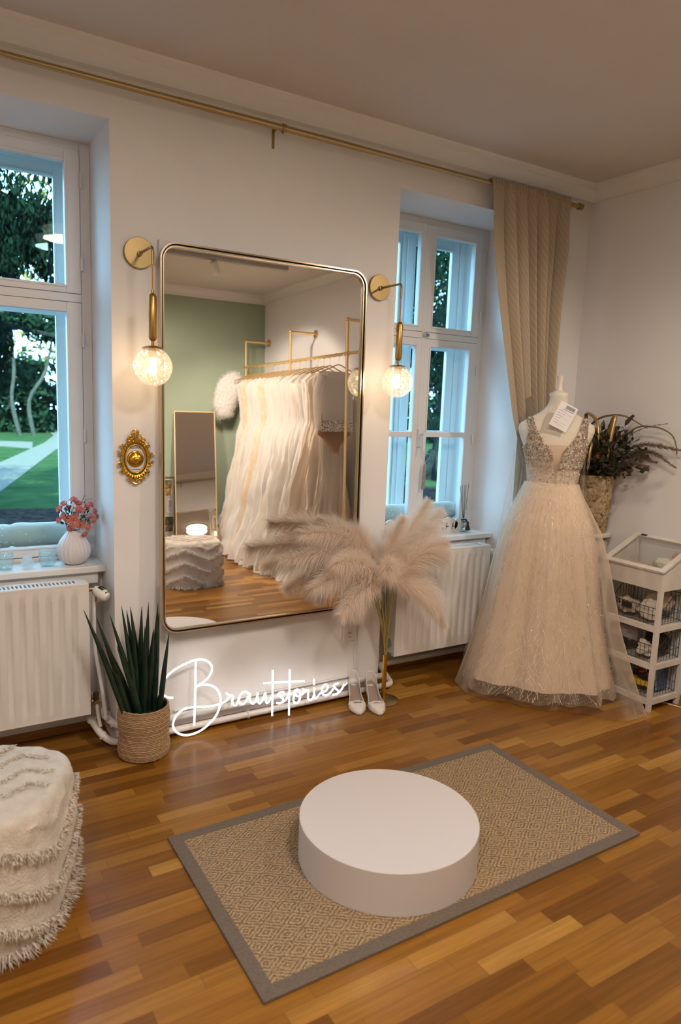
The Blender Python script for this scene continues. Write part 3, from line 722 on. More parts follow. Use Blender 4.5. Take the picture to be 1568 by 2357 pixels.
fm.tube([(.852,WY-.012,1.405),(.852,WY-.018,1.43),(.852,WY-.012,1.462)], [.004,.005,.0025], 8); fm.tube([(.852-.012,WY-.013,1.224),(.852,WY-.017,1.218),(.852+.012,WY-.013,1.224)], .005, 8)
fm.build('gilt_frame', M['gold'], bl)
cp = MB(); cp.add([(lambda p: (p[0],WY-.006,p[1]))(ell(.046, 2*pi*i/40)) for i in range(40)]+[(lambda p: (p[0],WY,p[1]))(ell(.046, 2*pi*i/40)) for i in range(40)], [tuple(range(40))]+[(i,(i+1)%40,(i+1)%40+40,i+40) for i in range(40)])
card_ = cp.build('card', mat('card_white', (.78,.73,.70), .5), bl, smooth=False)
MB().lathe([(0,0),(.036,0),(.0365,.004),(.034,.008),(.031,.009),(.030,.013),(.026,.019),(.018,.024),(.010,.026),(.009,.028),(.0095,.030),(.0095,.035),(.007,.0365),(0,.037)], (.852,WY-.006,1.330), 44, (0,-1,0)).build('bell_push', M['gold'], bl)
def text(s, size, loc, rot, m, parent, name='lettering', ext=.0004, align='CENTER'):
    cu = bpy.data.curves.new(name, 'FONT'); cu.body = s; cu.size = size; cu.extrude = ext; cu.align_x = align; cu.align_y = 'CENTER'
    tmp = bpy.data.objects.new('tmp', cu); col.objects.link(tmp); dg = bpy.context.evaluated_depsgraph_get()
    me = bpy.data.meshes.new_from_object(tmp.evaluated_get(dg)); bpy.data.objects.remove(tmp)
    org = parent.location if parent is not None and parent.parent is None else (parent.parent.location if parent is not None else Vector())
    mx = Matrix.Translation(Vector(loc)-org) @ rot; me.transform(mx); me.materials.clear(); me.materials.append(m)
    o = bpy.data.objects.new(name, me); col.objects.link(o)
    if parent is not None: o.parent = parent
    return o
RX = Matrix.Rotation(pi/2, 4, 'X')
text('PRESS FOR', .0105, (.852,WY-.0068,1.3775), RX, M['black'], card_)
text('CHAMPAGNE', .0065, (.852,WY-.0068,1.2825), RX, M['black'], card_)

# neon sign leaning on the wall
NS = [[(1.001,0.215),(0.979,0.219),(0.959,0.233),(0.947,0.25),(0.945,0.273),(0.954,0.296),(0.976,0.321),(1.008,0.343),(1.053,0.361),(1.106,0.374),(1.149,0.372),(1.178,0.357),(1.195,0.335),(1.196,0.312),(1.183,0.288),(1.163,0.269),(1.139,0.257),(1.117,0.247)],[(1.117,0.248),(1.142,0.25),(1.175,0.246),(1.202,0.232),(1.222,0.21),(1.233,0.185),(1.236,0.161),(1.232,0.129),(1.215,0.093),(1.187,0.063),(1.149,0.038),(1.109,0.024),(1.066,0.022),(1.034,0.032),(1.009,0.052),(0.997,0.08),(1.001,0.104),(1.017,0.13),(1.044,0.147),(1.073,0.152),(1.106,0.149),(1.152,0.142),(1.196,0.139),(1.234,0.141),(1.261,0.148),(1.279,0.163),(1.286,0.172),(1.3,0.169),(1.3,0.156),(1.296,0.137),(1.303,0.122),(1.311,0.119),(1.322,0.125),(1.333,0.15)],[(1.266,0.188),(1.278,0.177),(1.288,0.17)],[(1.116,0.364),(1.113,0.287),(1.108,0.192),(1.103,0.112),(1.1,0.063)],[(1.384,0.164),(1.373,0.174),(1.359,0.177),(1.344,0.169),(1.334,0.151),(1.333,0.133),(1.341,0.118),(1.355,0.117),(1.369,0.128),(1.382,0.148),(1.392,0.162),(1.391,0.151),(1.391,0.131),(1.398,0.114),(1.41,0.109),(1.422,0.121),(1.43,0.139),(1.433,0.159)],[(1.433,0.159),(1.432,0.137),(1.435,0.114),(1.443,0.103),(1.456,0.112),(1.469,0.137),(1.475,0.151),(1.477,0.135),(1.477,0.113),(1.481,0.098),(1.49,0.099),(1.503,0.114),(1.513,0.129)],[(1.52,0.259),(1.518,0.196),(1.514,0.105),(1.511,0.026)],[(1.468,0.201),(1.517,0.196),(1.597,0.185),(1.633,0.181),(1.699,0.172)],[(1.581,0.136),(1.563,0.138),(1.551,0.133),(1.55,0.124),(1.563,0.112),(1.574,0.101),(1.572,0.088),(1.557,0.082),(1.538,0.087)],[(1.57,0.083),(1.595,0.099),(1.607,0.114)],[(1.616,0.246),(1.614,0.183),(1.61,0.1),(1.606,0.01)],[(1.661,0.133),(1.646,0.128),(1.637,0.103),(1.634,0.083),(1.642,0.068),(1.657,0.065),(1.669,0.079),(1.675,0.104),(1.67,0.126),(1.658,0.135),(1.645,0.131),(1.642,0.118),(1.652,0.103),(1.669,0.099),(1.69,0.107),(1.708,0.119),(1.721,0.117),(1.721,0.098),(1.72,0.077),(1.731,0.065),(1.746,0.07),(1.756,0.089)],[(1.689,0.133),(1.702,0.122),(1.714,0.121)],[(1.759,0.126),(1.757,0.1),(1.761,0.072),(1.77,0.069),(1.788,0.086),(1.803,0.094),(1.828,0.097),(1.84,0.111),(1.835,0.128),(1.819,0.131),(1.807,0.115),(1.805,0.094),(1.815,0.077),(1.834,0.073),(1.858,0.084),(1.874,0.1)],[(1.757,0.174),(1.757,0.142)],[(1.906,0.124),(1.887,0.122),(1.878,0.113),(1.89,0.097),(1.904,0.084),(1.902,0.07),(1.886,0.067),(1.871,0.068)],[(1.902,0.07),(1.921,0.083),(1.937,0.102),(1.942,0.115)]]
ng = thing('neon_sign', (1.45,3.03,0), 'glowing white neon script sign on the floor under the mirror', 'neon sign')
nt_ = MB(); 
for st in NS: nt_.tube(bez([(x, 3.03+.1*z, z) for x, z in st], 4), .0052, 8)
nt_.build('neon_tube', M['neon'], ng)
for x, z in ((1.072,.018),(1.508,.012),(1.903,.075),(1.78,.055)):
    MB().tube([(x+.006*cos(2*pi*i/12), 3.034+.1*z, z+.006*sin(2*pi*i/12)) for i in range(12)], .0018, 6, closed=True).build('mounting_eyelet', M['clear'], ng)
cb_ = MB().tube(bez([(1.95,3.045,.10),(2.00,3.07,.13),(2.05,3.10,.12),(2.10,3.06,.05),(2.2,3.08,.01)],5), .0022, 6).build('power_cord', M['clear'], ng)
# ============================================================ THINGS ON THE FLOOR
# rug
rg = thing('sisal_rug', (1.54,1.905,0), 'rectangular sisal rug with taupe fabric border under the white podium', 'rug')
RGX = (.742,2.338); RGY = (1.497,2.322)
MB().box(RGX[0]+.03,RGX[1]-.03,RGY[0]+.03,RGY[1]-.03,0.001,.009).build('weave', M['sisal'], rg, smooth=False)
bo = MB(); x0,x1,y0,y1 = *RGX,*RGY; w_ = .046
for q in ([(x0,y0),(x1,y0),(x1-w_,y0+w_),(x0+w_,y0+w_)],[(x1,y0),(x1,y1),(x1-w_,y1-w_),(x1-w_,y0+w_)],[(x1,y1),(x0,y1),(x0+w_,y1-w_),(x1-w_,y1-w_)],[(x0,y1),(x0,y0),(x0+w_,y0+w_),(x0+w_,y1-w_)]):
    bo.add([(*p,.0005) for p in q]+[(*p,.0105) for p in q], [(3,2,1,0),(4,5,6,7)]+[(i,(i+1)%4,(i+1)%4+4,i+4) for i in range(4)])
bo.build('border', M['rugborder'], rg, smooth=False, bevel=.0015)
# podium
pd = thing('round_podium', (1.401,1.862,.0105), 'low round matte white podium standing on the sisal rug', 'podium')
MB().lathe([(0,.0105),(.3195,.0105),(.3195,.158),(.3175,.160),(0,.160)], (1.401,1.862,0), 128).build('drum', M['white'], pd)

# shaggy pouf
M['wool'] = vary(mat('cream_wool', rough=.95, sheen=.3), (.56,.48,.39), (.66,.58,.49), 24, 4, .7, 130, dist=.006)
M['fringe'] = mat('wool_fringe', (.66,.58,.49), .95)
def pouf(loc, label):
    t = thing('tufted_pouf', loc, label, 'pouf', None); cx, cy = loc[0], loc[1]
    Rr, Hh = .275, .42; rnd = random.Random(5)
    def zig(a, z):
        s = abs(((a*4/pi) % 2)-1); best = 9
        for z0 in (.03,.145,.26,.345): best = min(best, abs(z-(z0+.10*s)))
        return best
    def rad(a): c, s = abs(cos(a+.5)), abs(sin(a+.5)); return Rr/((c**3.2+s**3.2)**(1/3.2))*.93
    vs = []; fs = []; nn = 160; pr = []
    for i in range(30): pr.append((1.0+.035*sin(pi*i/29), .006+ (Hh-.05)*i/29))
    for i in range(1, 9): a = pi/2*i/8; pr.append((.90+.10*cos(a), Hh-.044+.042*sin(a)))
    for i in range(1, 9): pr.append((.90*(1-i/8.0), Hh-.002+.012*sin(pi/2*i/8)))
    mb = MB()
    for i, (q, z) in enumerate(pr):
        for j in range(nn):
            a = 2*pi*j/nn; r_ = rad(a)*q
            b = .009*max(0, 1-zig(a, z)/.020) if z < Hh-.03 else 0
            b += .006*noise.noise(Vector((cos(a)*9, sin(a)*9, z*22))); zz = z + (.008*noise.noise(Vector((r_*cos(a)*14, r_*sin(a)*14, 3))) if q < .95 else 0)
            vs.append((cx+(r_+b)*cos(a), cy+(r_+b)*sin(a), zz))
    for i in range(len(pr)-1):
        for j in range(nn): fs.append((i*nn+j, i*nn+(j+1)%nn, (i+1)*nn+(j+1)%nn, (i+1)*nn+j))
    mb.add(vs, fs); mb.build('cover', M['wool'], t)
    fr = MB()
    for k in range(15000):
        a = rnd.uniform(0, 2*pi); mode = rnd.random()
        if mode < .72:
            z0 = rnd.choice((.03,.145,.26)); s = abs(((a*4/pi) % 2)-1); z = z0+.10*s+rnd.uniform(-.014,.014)
            if z > Hh-.01: continue
            r_ = rad(a)*(1.0+.035*sin(pi*min(1,z/.37)))+.010; o = Vector((cos(a), sin(a), 0))
            p = Vector((cx+r_*cos(a), cy+r_*sin(a), z)); d = (o*.8+Vector((rnd.uniform(-.6,.6), rnd.uniform(-.6,.6), rnd.uniform(-1.3,.3)))).normalized(); ln = rnd.uniform(.009,.020)
        elif mode < .84:
            r_ = rad(a)*1.0; p = Vector((cx+r_*cos(a), cy+r_*sin(a), rnd.uniform(.012,.035))); o = Vector((cos(a), sin(a), 0))
            d = (o*1.0+Vector((rnd.uniform(-.5,.5), rnd.uniform(-.5,.5), -.25))).normalized(); ln = rnd.uniform(.02,.045)
            if p.z+d.z*ln < .002: d.z = (.003-p.z)/ln
        else:
            g = rnd.choice((-.14,-.05,.05,.14)); u = rnd.uniform(-.22,.22); x = u; y = g+.05*abs(((u*14) % 2)-1)+rnd.uniform(-.01,.01)
            if (x*x+y*y) > .05: continue
            p = Vector((cx+x, cy+y, Hh+.008)); d = Vector((rnd.uniform(-1,1), rnd.uniform(-1,1), rnd.uniform(.2,.7))).normalized(); ln = rnd.uniform(.010,.018)
        sd = d.cross(Vector((rnd.uniform(-1,1), rnd.uniform(-1,1), rnd.uniform(-1,1)))).normalized()*.0014
        fr.add([p-sd, p+sd, p+d*ln*.6+sd*.9+Vector((0,0,-.002)), p+d*ln+Vector((0,0,-.004)), p+d*ln*.6-sd*.9+Vector((0,0,-.002))], [(0,1,2,3,4)])
    fr.build('fringe', M['fringe'], t, smooth=False)
    return t
pf = pouf((.125,2.26,0), 'cream tufted pouf cut by the left edge in the foreground')
pf2 = copy_tree(pf, (2.18,-.02,0)); pf2['label'] = 'cream tufted pouf reflected in the big mirror, standing by the gowns'; pf2.rotation_euler = (0,0,.5)

# snake plant in a rope basket
M['rope'] = vary(mat('jute_rope', rough=.9), (.30,.18,.09), (.48,.31,.17), 70, 4, stretch=(1,1,4))
pb = thing('rope_planter', (.848,2.995,0), 'jute rope planter basket on the floor left of the neon sign', 'plant pot')
mb = MB(); cx, cy = .848, 2.995
for i in range(31):
    z = .006+.0076*i; rr = .108+.003*sin(i*.35)+.0012*sin(i*2.1)-(.010 if i == 0 else .003 if i == 1 else 0)
    mb.tube([(cx+(rr+.0009*sin(36*a+i*1.7))*cos(a), cy+(rr+.0009*sin(36*a+i*1.7))*sin(a), z+.0008*sin(19*a+i)) for a in [2*pi*j/110 for j in range(110)]], .0045, 6, closed=True)
mb.build('basket', M['rope'], pb)
MB().lathe([(.100,.006),(.104,.05),(.104,.236),(.101,.236),(.100,.19),(0,.19)], (cx,cy,0), 40).build('inner_pot', mat('black_liner', (.02,.02,.02), .7), pb)
sp_ = thing('snake_plant', (.848,2.995,.19), 'dark cylindrical snake plant spiking up from the rope planter', 'plant')
tips = [(.60,3.02,.70,.78),(.648,3.0,.665,.80),(.655,2.93,.60,.80),(.70,2.98,.675,.82),(.752,2.99,.705,.83),(.768,2.97,.69,.83),(.785,2.94,.66,.84),(.800,3.03,.685,.84),(.834,2.97,.70,.85),(.836,2.93,.62,.85),(.862,2.99,.64,.86),(.878,3.02,.70,.86),(.880,2.95,.60,.87),(.912,2.99,.70,.89),(.920,3.0,.66,.90),(.956,2.97,.565,.90),(.715,2.93,.55,.82)]
rnd = random.Random(4)
for x, y, z, bx in tips:
    by = 2.995+rnd.uniform(-.05,.04); bx += rnd.uniform(-.02,.02); sb = (bx, by, .185); w_ = rnd.uniform(.0115,.0150)
    mid = ((bx+x)/2+(bx-x)*.04, (by+y)/2, .185+(z-.185)*.5)
    pts = bez([sb, mid, (x, y, z)], 6); n = len(pts)
    MB().tube(pts, [max(.0006, w_*(1-(i/(n-1))**3.4)*(.85+.3*sin(pi*min(1,i/(n-1)*1.2)))) for i in range(n)], 7).build('leaf', M['leaf_dark'], sp_)

# bridal shoes
M['satin'] = vary(mat('ivory_satin', rough=.45, sheen=.4), (.70,.64,.60), (.78,.73,.68), 60, 3, .2, 180, dist=.001)
M['insole'] = mat('taupe_insole', (.34,.25,.20), .6)
def shoe(toe, heel_dir, label):
    t = thing('bridal_pump', (toe[0], toe[1], 0), label, 'shoe', None)
    d = Vector((heel_dir[0], heel_dir[1], 0)).normalized(); s = Vector((d.y, -d.x, 0)); o = Vector((toe[0], toe[1], 0)); LN = .245
    def hz(f): return .004+ (.083*(max(0,(f-.34)/.66))**1.25 if f > .34 else 0)
    def wd(f): # half width
        K = [(0,.004),(.06,.019),(.16,.036),(.30,.045),(.45,.040),(.62,.031),(.8,.031),(.93,.027),(1,.013)]
        for (a,b),(c,e) in zip(K,K[1:]):
            if f <= c: return b+(e-b)*(f-a)/(c-a)
        return .01
    def sh(f): # side wall height above the sole
        K = [(0,.006),(.10,.024),(.25,.040),(.34,.036),(.45,.026),(.65,.030),(.85,.052),(1,.068)]
        for (a,b),(c,e) in zip(K,K[1:]):
            if f <= c: return b+(e-b)*(f-a)/(c-a)
        return .06
    nf = 30; na = 15; up = MB(); vs = []
    for i in range(nf+1):
        f = i/nf; w_ = wd(f); h = sh(f); z = hz(f); op = 0 if f < .27 else min(1, (f-.27)/.10)
        for j in range(na+1):
            a = -1+2*j/na  # -1 left bottom ... 0 top ... 1 right bottom
            if abs(a) < .5: th = (1-abs(a)*2)
            x = w_*cos(pi/2*(1-abs(a)))**.6 if False else w_*min(1, (1-(1-abs(a))**2.2))**.5*(1 if a > 0 else -1)
            zz = z+h*(1-abs(a)**2.4)
            if op > 0:   # opened: stop at the topline
                lim = .62*op; aa = (lim+(1-lim)*abs(a))*(1 if a >= 0 else -1)
                x = w_*min(1,(1-(1-abs(aa))**2.2))**.5*(1 if aa > 0 else -1); zz = z+h*(1-((abs(aa)-lim)/(1-lim+1e-6))**1.2) if op >= 1 else z+h*(1-abs(aa)**2.4)
                if f > .93: x *= 1
            vs.append(o+d*(f*LN)+s*x+Vector((0,0,zz)))
    fs = []
    for i in range(nf):
        for j in range(na):
            if i/nf >= .26 and j == na//2: continue
            fs.append((i*(na+1)+j, i*(na+1)+j+1, (i+1)*(na+1)+j+1, (i+1)*(na+1)+j))
    i = nf; fs.append(tuple(i*(na+1)+j for j in range(na+1)))
    up.add(vs, fs); up.build('upper', M['satin'], t, solid=.0022)
    sl = MB(); vs = []; fs = []
    for i in range(nf+1):
        f = i/nf; w_ = wd(f)*.93; z = hz(f)
        for x in (-w_, w_): vs.append(o+d*(f*LN)+s*x+Vector((0,0,z+.004)))
        for x in (w_, -w_): vs.append(o+d*(f*LN)+s*x+Vector((0,0,max(.0005,z-.0035))))
    for i in range(nf):
        for q in range(4): fs.append((i*4+q, i*4+(q+1)%4, (i+1)*4+(q+1)%4, (i+1)*4+q))
    fs += [(0,1,2,3), (nf*4+3,nf*4+2,nf*4+1,nf*4)]
    sl.add(vs, fs); sl.build('sole', M['insole'], t)
    hl = MB(); a = o+d*(LN*.93); hl.tube([a+Vector((0,0,.080)), a+Vector((0,0,.062))+d*.002, a+Vector((0,0,.035))+d*.006, a+Vector((0,0,.0005))+d*.008], [.0185,.013,.0075,.0055], 12); hl.build('heel', M['satin'], t)
    fl = MB(); rr = random.Random(int(toe[0]*1000))
    for k in range(70):
        a = rr.uniform(-1.25,1.25); f = .27+.10*abs(a)/1.25+rr.uniform(-.05,.02); x = wd(f)*sin(a)*1.02; z = hz(f)+sh(f)*(cos(a*.95))*1.0+.003
        c = o+d*(f*LN)+s*x+Vector((0,0,z)); nrm = Vector((rr.uniform(-.6,.6), rr.uniform(-.6,.6), 1)).normalized()+s*sin(a)*.8; nrm.normalize()
        u = nrm.orthogonal().normalized(); v = nrm.cross(u); R0 = rr.uniform(.007,.012)
        vs = [c]; n5 = 10
        for q in range(n5): an = 2*pi*q/n5; r_ = R0*(1 if q % 2 == 0 else .55); vs.append(c+(u*cos(an)+v*sin(an))*r_+nrm*R0*.35)
        fl.add(vs, [(0, q+1, (q+1)%n5+1) for q in range(n5)])
        fl.sphere(c+nrm*.001, .0013, 6, 4)
    fl.build('flower_trim', mat('shoe_flower', (.82,.78,.76), .6), t, smooth=False)
    return t
shoe((1.944,2.882), (.40,.92), 'left pointed ivory bridal pump with small fabric flowers')
shoe((2.040,2.828), (.33,.94), 'right pointed ivory bridal pump with small fabric flowers')

# brass vase for the pampas
pv = thing('brass_floor_vase', (2.17,3.0,0), 'slim brass tube vase on a round brass foot behind the bridal shoes', 'vase')
VX, VY = 2.165, 2.985
MB().lathe([(0,.001),(.085,.001),(.0855,.004),(.083,.006),(.02,.008),(0,.008)], (VX,VY,0), 56).build('foot_plate', M['brass_l'], pv)
MB().lathe([(.0125,.006),(.0125,.262),(.0108,.262),(.0108,.02),(0,.02)], (VX,VY,0), 24).build('tube_body', M['gold'], pv)

# pampas grass
M['pampas'] = cloth('pampas_cream', (.97,.88,.79), .55)
M['pampas_p'] = cloth('pampas_blush', (.93,.76,.61), .5)
M['stem'] = vary(mat('dry_stem', rough=.7), (.30,.24,.07), (.46,.36,.12), 30, 3)
pl = [ # base of plume, mid, tip (x,y,z), strands, strand length
 ((2.02,2.95,.73),(1.78,2.93,.86),(1.46,2.90,.865), .10, 'pointing left across the mirror'),
 ((2.02,2.96,.78),(1.82,2.93,.96),(1.58,2.90,.985), .10, 'rising to the upper left over the mirror'),
 ((2.00,2.92,.70),(1.80,2.86,.78),(1.60,2.80,.74), .095, 'sagging left in front of the mirror'),
 ((2.02,2.90,.68),(1.90,2.83,.70),(1.74,2.78,.60), .085, 'drooping lowest on the left side'),
 ((2.06,2.97,.80),(1.96,2.97,.93),(1.84,2.95,.99), .085, 'standing short over the right edge of the mirror'),
 ((2.14,2.97,.76),(2.28,2.98,.95),(2.38,2.96,1.10), .085, 'standing highest in front of the right window sill'),
 ((2.16,2.98,.74),(2.36,3.02,.93),(2.53,3.03,1.03), .095, 'leaning to the upper right by the window sill'),
 ((2.16,2.93,.72),(2.36,2.93,.82),(2.50,2.92,.80), .09, 'spreading right over the radiator'),
 ((2.14,2.90,.70),(2.34,2.88,.66),(2.47,2.87,.42), .07, 'hanging down at the right in front of the radiator'),
 ((2.12,2.88,.70),(2.24,2.84,.66),(2.36,2.82,.52), .075, 'hanging down beside the stems'),
 ((2.08,2.90,.72),(2.06,2.84,.80),(2.02,2.80,.76), .08, 'facing the room at the centre of the bunch'),
 ((2.12,2.97,.78),(2.17,2.98,.90),(2.22,2.96,1.02), .075, 'standing upright at the centre of the bunch'),
 ((2.04,2.88,.72),(1.86,2.82,.84),(1.70,2.76,.86), .095, 'nearest the viewer on the left side'),
 ((2.14,2.90,.72),(2.28,2.86,.84),(2.40,2.82,.90), .095, 'nearest the viewer on the right side'),
 ((2.02,2.93,.70),(1.92,2.90,.66),(1.86,2.88,.56), .085, 'drooping past the lower right corner of the mirror'),
 ((2.14,2.95,.76),(2.32,2.97,.86),(2.44,2.98,.94), .09, 'fanning over the window ledge')]
rnd = random.Random(21)
for i, (a, b, c, ln, lab) in enumerate(pl):
    t = thing('pampas_grass', (VX,VY,.25), 'creamy pampas plume '+lab, 'pampas grass', 'pampas plumes in the brass vase')
    bx, by = VX+rnd.uniform(-.006,.006), VY+rnd.uniform(-.006,.006)
    st = [(bx,by,.03),(bx,by,.27),(bx+(a[0]-VX)*.28,by+(a[1]-VY)*.3,.44),(bx+(a[0]-VX)*.7,by+(a[1]-VY)*.7,.60),a]
    MB().tube(bez(st,6), .0024, 6).build('stem', M['stem'], t)
    P = bez([a,b,c], 12); m = len(P); hb = MB()
    for k in range(3000):
        f = rnd.random()**.9*(m-1.001); ii = int(f); p = P[ii].lerp(P[ii+1], f-ii); tg = (P[ii+1]-P[ii]).normalized()
        ff = f/(m-1); env = min(1, .55+ff*2.2)*min(1, .35+(1-ff)*1.5); l_ = ln*1.42*env*rnd.uniform(.5,1.2)
        rd_ = Vector((rnd.gauss(0,1), rnd.gauss(0,1), rnd.gauss(0,1))); rd_ = (rd_-tg*rd_.dot(tg)).normalized()
        d = (tg*rnd.uniform(.45,1.1)+rd_*rnd.uniform(.6,1.1)).normalized(); sd = d.cross(Vector((rnd.gauss(0,1), rnd.gauss(0,1), rnd.gauss(0,1)))).normalized()*.00062
        q1 = p+d*l_*.5; q2 = p+d*l_+Vector((0,0,-l_*.25))+tg*l_*.10
        for q in (q1, q2):
            if q.y > 3.125: q.y = 3.125
        hb.add([p-sd, p+sd, q1+sd, q2, q1-sd], [(0,1,2,4),(4,2,3)], 0 if ff > .22 or rnd.random() < .5 else 1)
    hb.build('plume', [M['pampas'], M['pampas_p']], t, smooth=False)

# ============================================================ ON THE LEFT SILL
vs_ = thing('ribbed_vase', (.632,3.375,SILL), 'round white ribbed ceramic vase at the right end of the left sill', 'vase')
MB().lathe([(0,.0),(.030,.0),(.048,.010),(.068,.034),(.0745,.062),(.070,.090),(.055,.118),(.038,.140),(.030,.152),(.0295,.160),(.026,.160),(.027,.150),(.0,.09)], (.632,3.375,SILL), 120, rf=lambda a, i: 1+(.055*(abs(cos(a*11))-.5) if 1 <= i <= 8 else 0)).build('body', M['ceramic'], vs_)
M['petal'] = vary(mat('dusty_pink_petal', rough=.7), (.66,.20,.22), (.80,.36,.36), 30, 2)
M['petal2'] = vary(mat('salmon_petal', rough=.7), (.68,.22,.17), (.84,.42,.32), 30, 2)
M['sprig'] = mat('sprig_green', (.03,.07,.03), .6)
bq = thing('flower_bouquet', (.632,3.375,.97), 'bunch of dusty pink artificial carnations in the ribbed white vase', 'flowers')
def rose(c, nrm, r_, m, parent, seed):
    rr = random.Random(seed); mb = MB(); c = Vector(c); nrm = Vector(nrm).normalized(); u = nrm.orthogonal().normalized(); v = nrm.cross(u)
    for ring, (rad, cnt, lift) in enumerate(((.22,3,.55),(.42,5,.45),(.68,6,.28),(.95,7,.02))):
        for k in range(cnt):
            a0 = 2*pi*(k+rr.random()*.4)/cnt+ring*.7; wv = 3.9/cnt; vs = []
            for j in range(4):
                for i in range(5):
                    a = a0+wv*(i/4-.5)*1.35; f = j/3; q = r_*rad*(.35+.65*f)*(1-.10*abs(i-2)*f/2+.05*rr.uniform(-1,1)); h = r_*(lift+.22*f*f+.04*rr.uniform(-1,1)-.2*(1-f))
                    vs.append(c+(u*cos(a)+v*sin(a))*q+nrm*h)
            mb.add(vs, [(j*5+i, j*5+i+1, (j+1)*5+i+1, (j+1)*5+i) for j in range(3) for i in range(4)])
    mb.sphere(c+nrm*r_*.12, r_*.42, 10, 7)
    mb.build('flower_head', m, parent)
FL = [(-.010,-.050,.055,.021,1),(-.034,-.045,.075,.018,1),(-.052,-.02,.085,.015,0),(.012,-.045,.115,.019,0),(-.005,-.01,.155,.018,0),(.045,-.05,.035,.016,1),(.070,-.045,.065,.016,1),(.082,-.02,.10,.015,0),(-.070,-.01,.065,.014,0),(-.064,.0,.115,.016,0),(-.045,.01,.135,.017,0),(-.028,-.03,.03,.014,0),(.018,-.055,.05,.018,1),(.030,-.05,.005,.014,1),(.048,-.02,.125,.016,0),(.070,.0,.130,.016,0),(.092,-.01,.075,.014,0),(.012,-.02,.14,.015,0),(.02,.03,.13,.018,0),(-.02,.04,.11,.018,0),(-.005,-.048,.085,.013,1),(.058,-.045,.085,.013,0)]
for i, (dx, dy, dz, r_, mm) in enumerate(FL):
    rose((.640+dx*1.0, 3.375+dy, .965+dz), (dx*1.2, dy-.03, dz-.055), r_*1.30, M['petal2'] if mm else M['petal'], bq, i)
lf = MB(); rnd = random.Random(8)
for k in range(150):
    a = rnd.uniform(0,2*pi); e = rnd.uniform(-.1,1.2); r_ = rnd.uniform(.03,.085); p = Vector((.640+r_*cos(a)*cos(e), 3.375+r_*sin(a)*cos(e)*.8, 1.01+r_*sin(e)*1.15))
    d = (p-Vector((.636,3.375,.97))).normalized(); d = (d+Vector((rnd.uniform(-.5,.5),rnd.uniform(-.5,.5),rnd.uniform(-.5,.5)))).normalized(); s = d.orthogonal().normalized(); l_ = rnd.uniform(.012,.024)
    lf.add([p, p+d*l_*.5+s*l_*.28, p+d*l_, p+d*l_*.5-s*l_*.28], [(0,1,2,3)])
lf.tube([(.65,3.36,1.08),(.672,3.35,1.125),(.680,3.345,1.145)], .0012, 5); lf.tube([(.665,3.35,1.105),(.69,3.34,1.128),(.713,3.335,1.128)], .0009, 5)
for k in range(14): a = 2*pi*k/14; lf.tube([(.636+.006*cos(a),3.375+.006*sin(a),.88),(.640+.02*cos(a),3.375+.02*sin(a),.99),(.640+.05*cos(a),3.375+.045*sin(a),1.03)], .0011, 4)
lf.build('foliage', M['sprig'], bq, smooth=False)
def jar(x, y, label, s=1):
    t = thing('glass_tealight_holder', (x,y,SILL), label, 'candle holder', None)
    o = MB().lathe([(0,0),(.022*s,0),(.033*s,.010),(.037*s,.028),(.0365*s,.062*s),(.035*s,.072*s),(.0335*s,.072*s),(.035*s,.060*s),(.0355*s,.028),(.031*s,.012),(0,.007)], (x,y,SILL), 60, rf=lambda a, i: 1+.012*sin(a*30)).build('bowl', M['jar'], t)
    return t
jar(.517, 3.372, 'ribbed glass tealight holder beside the ribbed white vase')
jar(.335, 3.372, 'ribbed glass tealight holder cut by the left edge of the picture', 1.1)
hc = MB(); 
for i in range(1):
    hc.lathe([(0,-.030),(.012,-.026),(.026,-.010),(.031,.006),(.027,.020),(.014,.029),(0,.031)], (0,0,0), 10, rf=lambda a, i: 1+.06*cos(a*5))
hc.xf(Matrix.Translation((.430,3.365,SILL+.0265)) @ Matrix.Rotation(.9,4,'Y') @ Matrix.Diagonal((1,.55,.95,1)))
o = hc.build('glass_heart', glassmat('frosted_crystal', (.92,.93,.95), .2, .2, white=.45), smooth=False); tag(o, 'faceted frosted glass heart lying between the two tealight holders', 'ornament')

# draught rolls between the two casements
M['rollfab'] = vary(mat('grey_felt', rough=.95), (.58,.52,.48), (.63,.57,.53), 12, 2)
M['heartdot'] = mat('heart_print', (.88,.86,.84), .9)
def roll(x0, x1, label):
    y = 3.605; t = thing('draught_excluder', ((x0+x1)/2,y,.80), label, 'draught excluder', None); rnd = random.Random(int(x0*100)+9)
    mb = MB(); n = 40; pts = []; rr = []
    for i in range(n+1):
        f = i/n; e = min(1, sqrt(max(0.02, min(f, 1-f)*14))); pts.append((x0+(x1-x0)*f, y, .925+.006*noise.noise(Vector((f*8,x0,0))))); rr.append(.058*e*(1+.05*noise.noise(Vector((f*14,5,x0)))-(.10 if abs(f-.62) < .02 else 0)))
    mb.tube(pts, rr, 24); mb.v = [(x, 3.605+(yy-3.605)*.82, z+.004) for x, yy, z in mb.v]
    mb.build('bolster', M['rollfab'], t)
    h = MB()
    for k in range(46):
        x = x0+.03+(x1-x0-.06)*rnd.random(); a = rnd.uniform(-.6,1.25); c = Vector((x, y-.0490*cos(a), .925+.0600*sin(a))); nn = Vector((0,-cos(a),sin(a))); uu = Vector((1,0,0)); v = nn.cross(uu); v = -v if v.z < 0 else v; s = .0045
        h.add([c+nn*.001+(uu*px+v*pz)*s for px, pz in ((0,-1),(.95,.15),(.75,.8),(.3,.85),(0,.45),(-.3,.85),(-.75,.8),(-.95,.15))], [tuple(range(8))])
    tag(h.build('heart_print', M['heartdot'], t, smooth=False), kind='stuff')
roll(-.18, .735, 'grey draught roll with white hearts lying behind the left window pane')
roll(2.245, 3.165, 'grey draught roll with white hearts lying behind the right window pane')

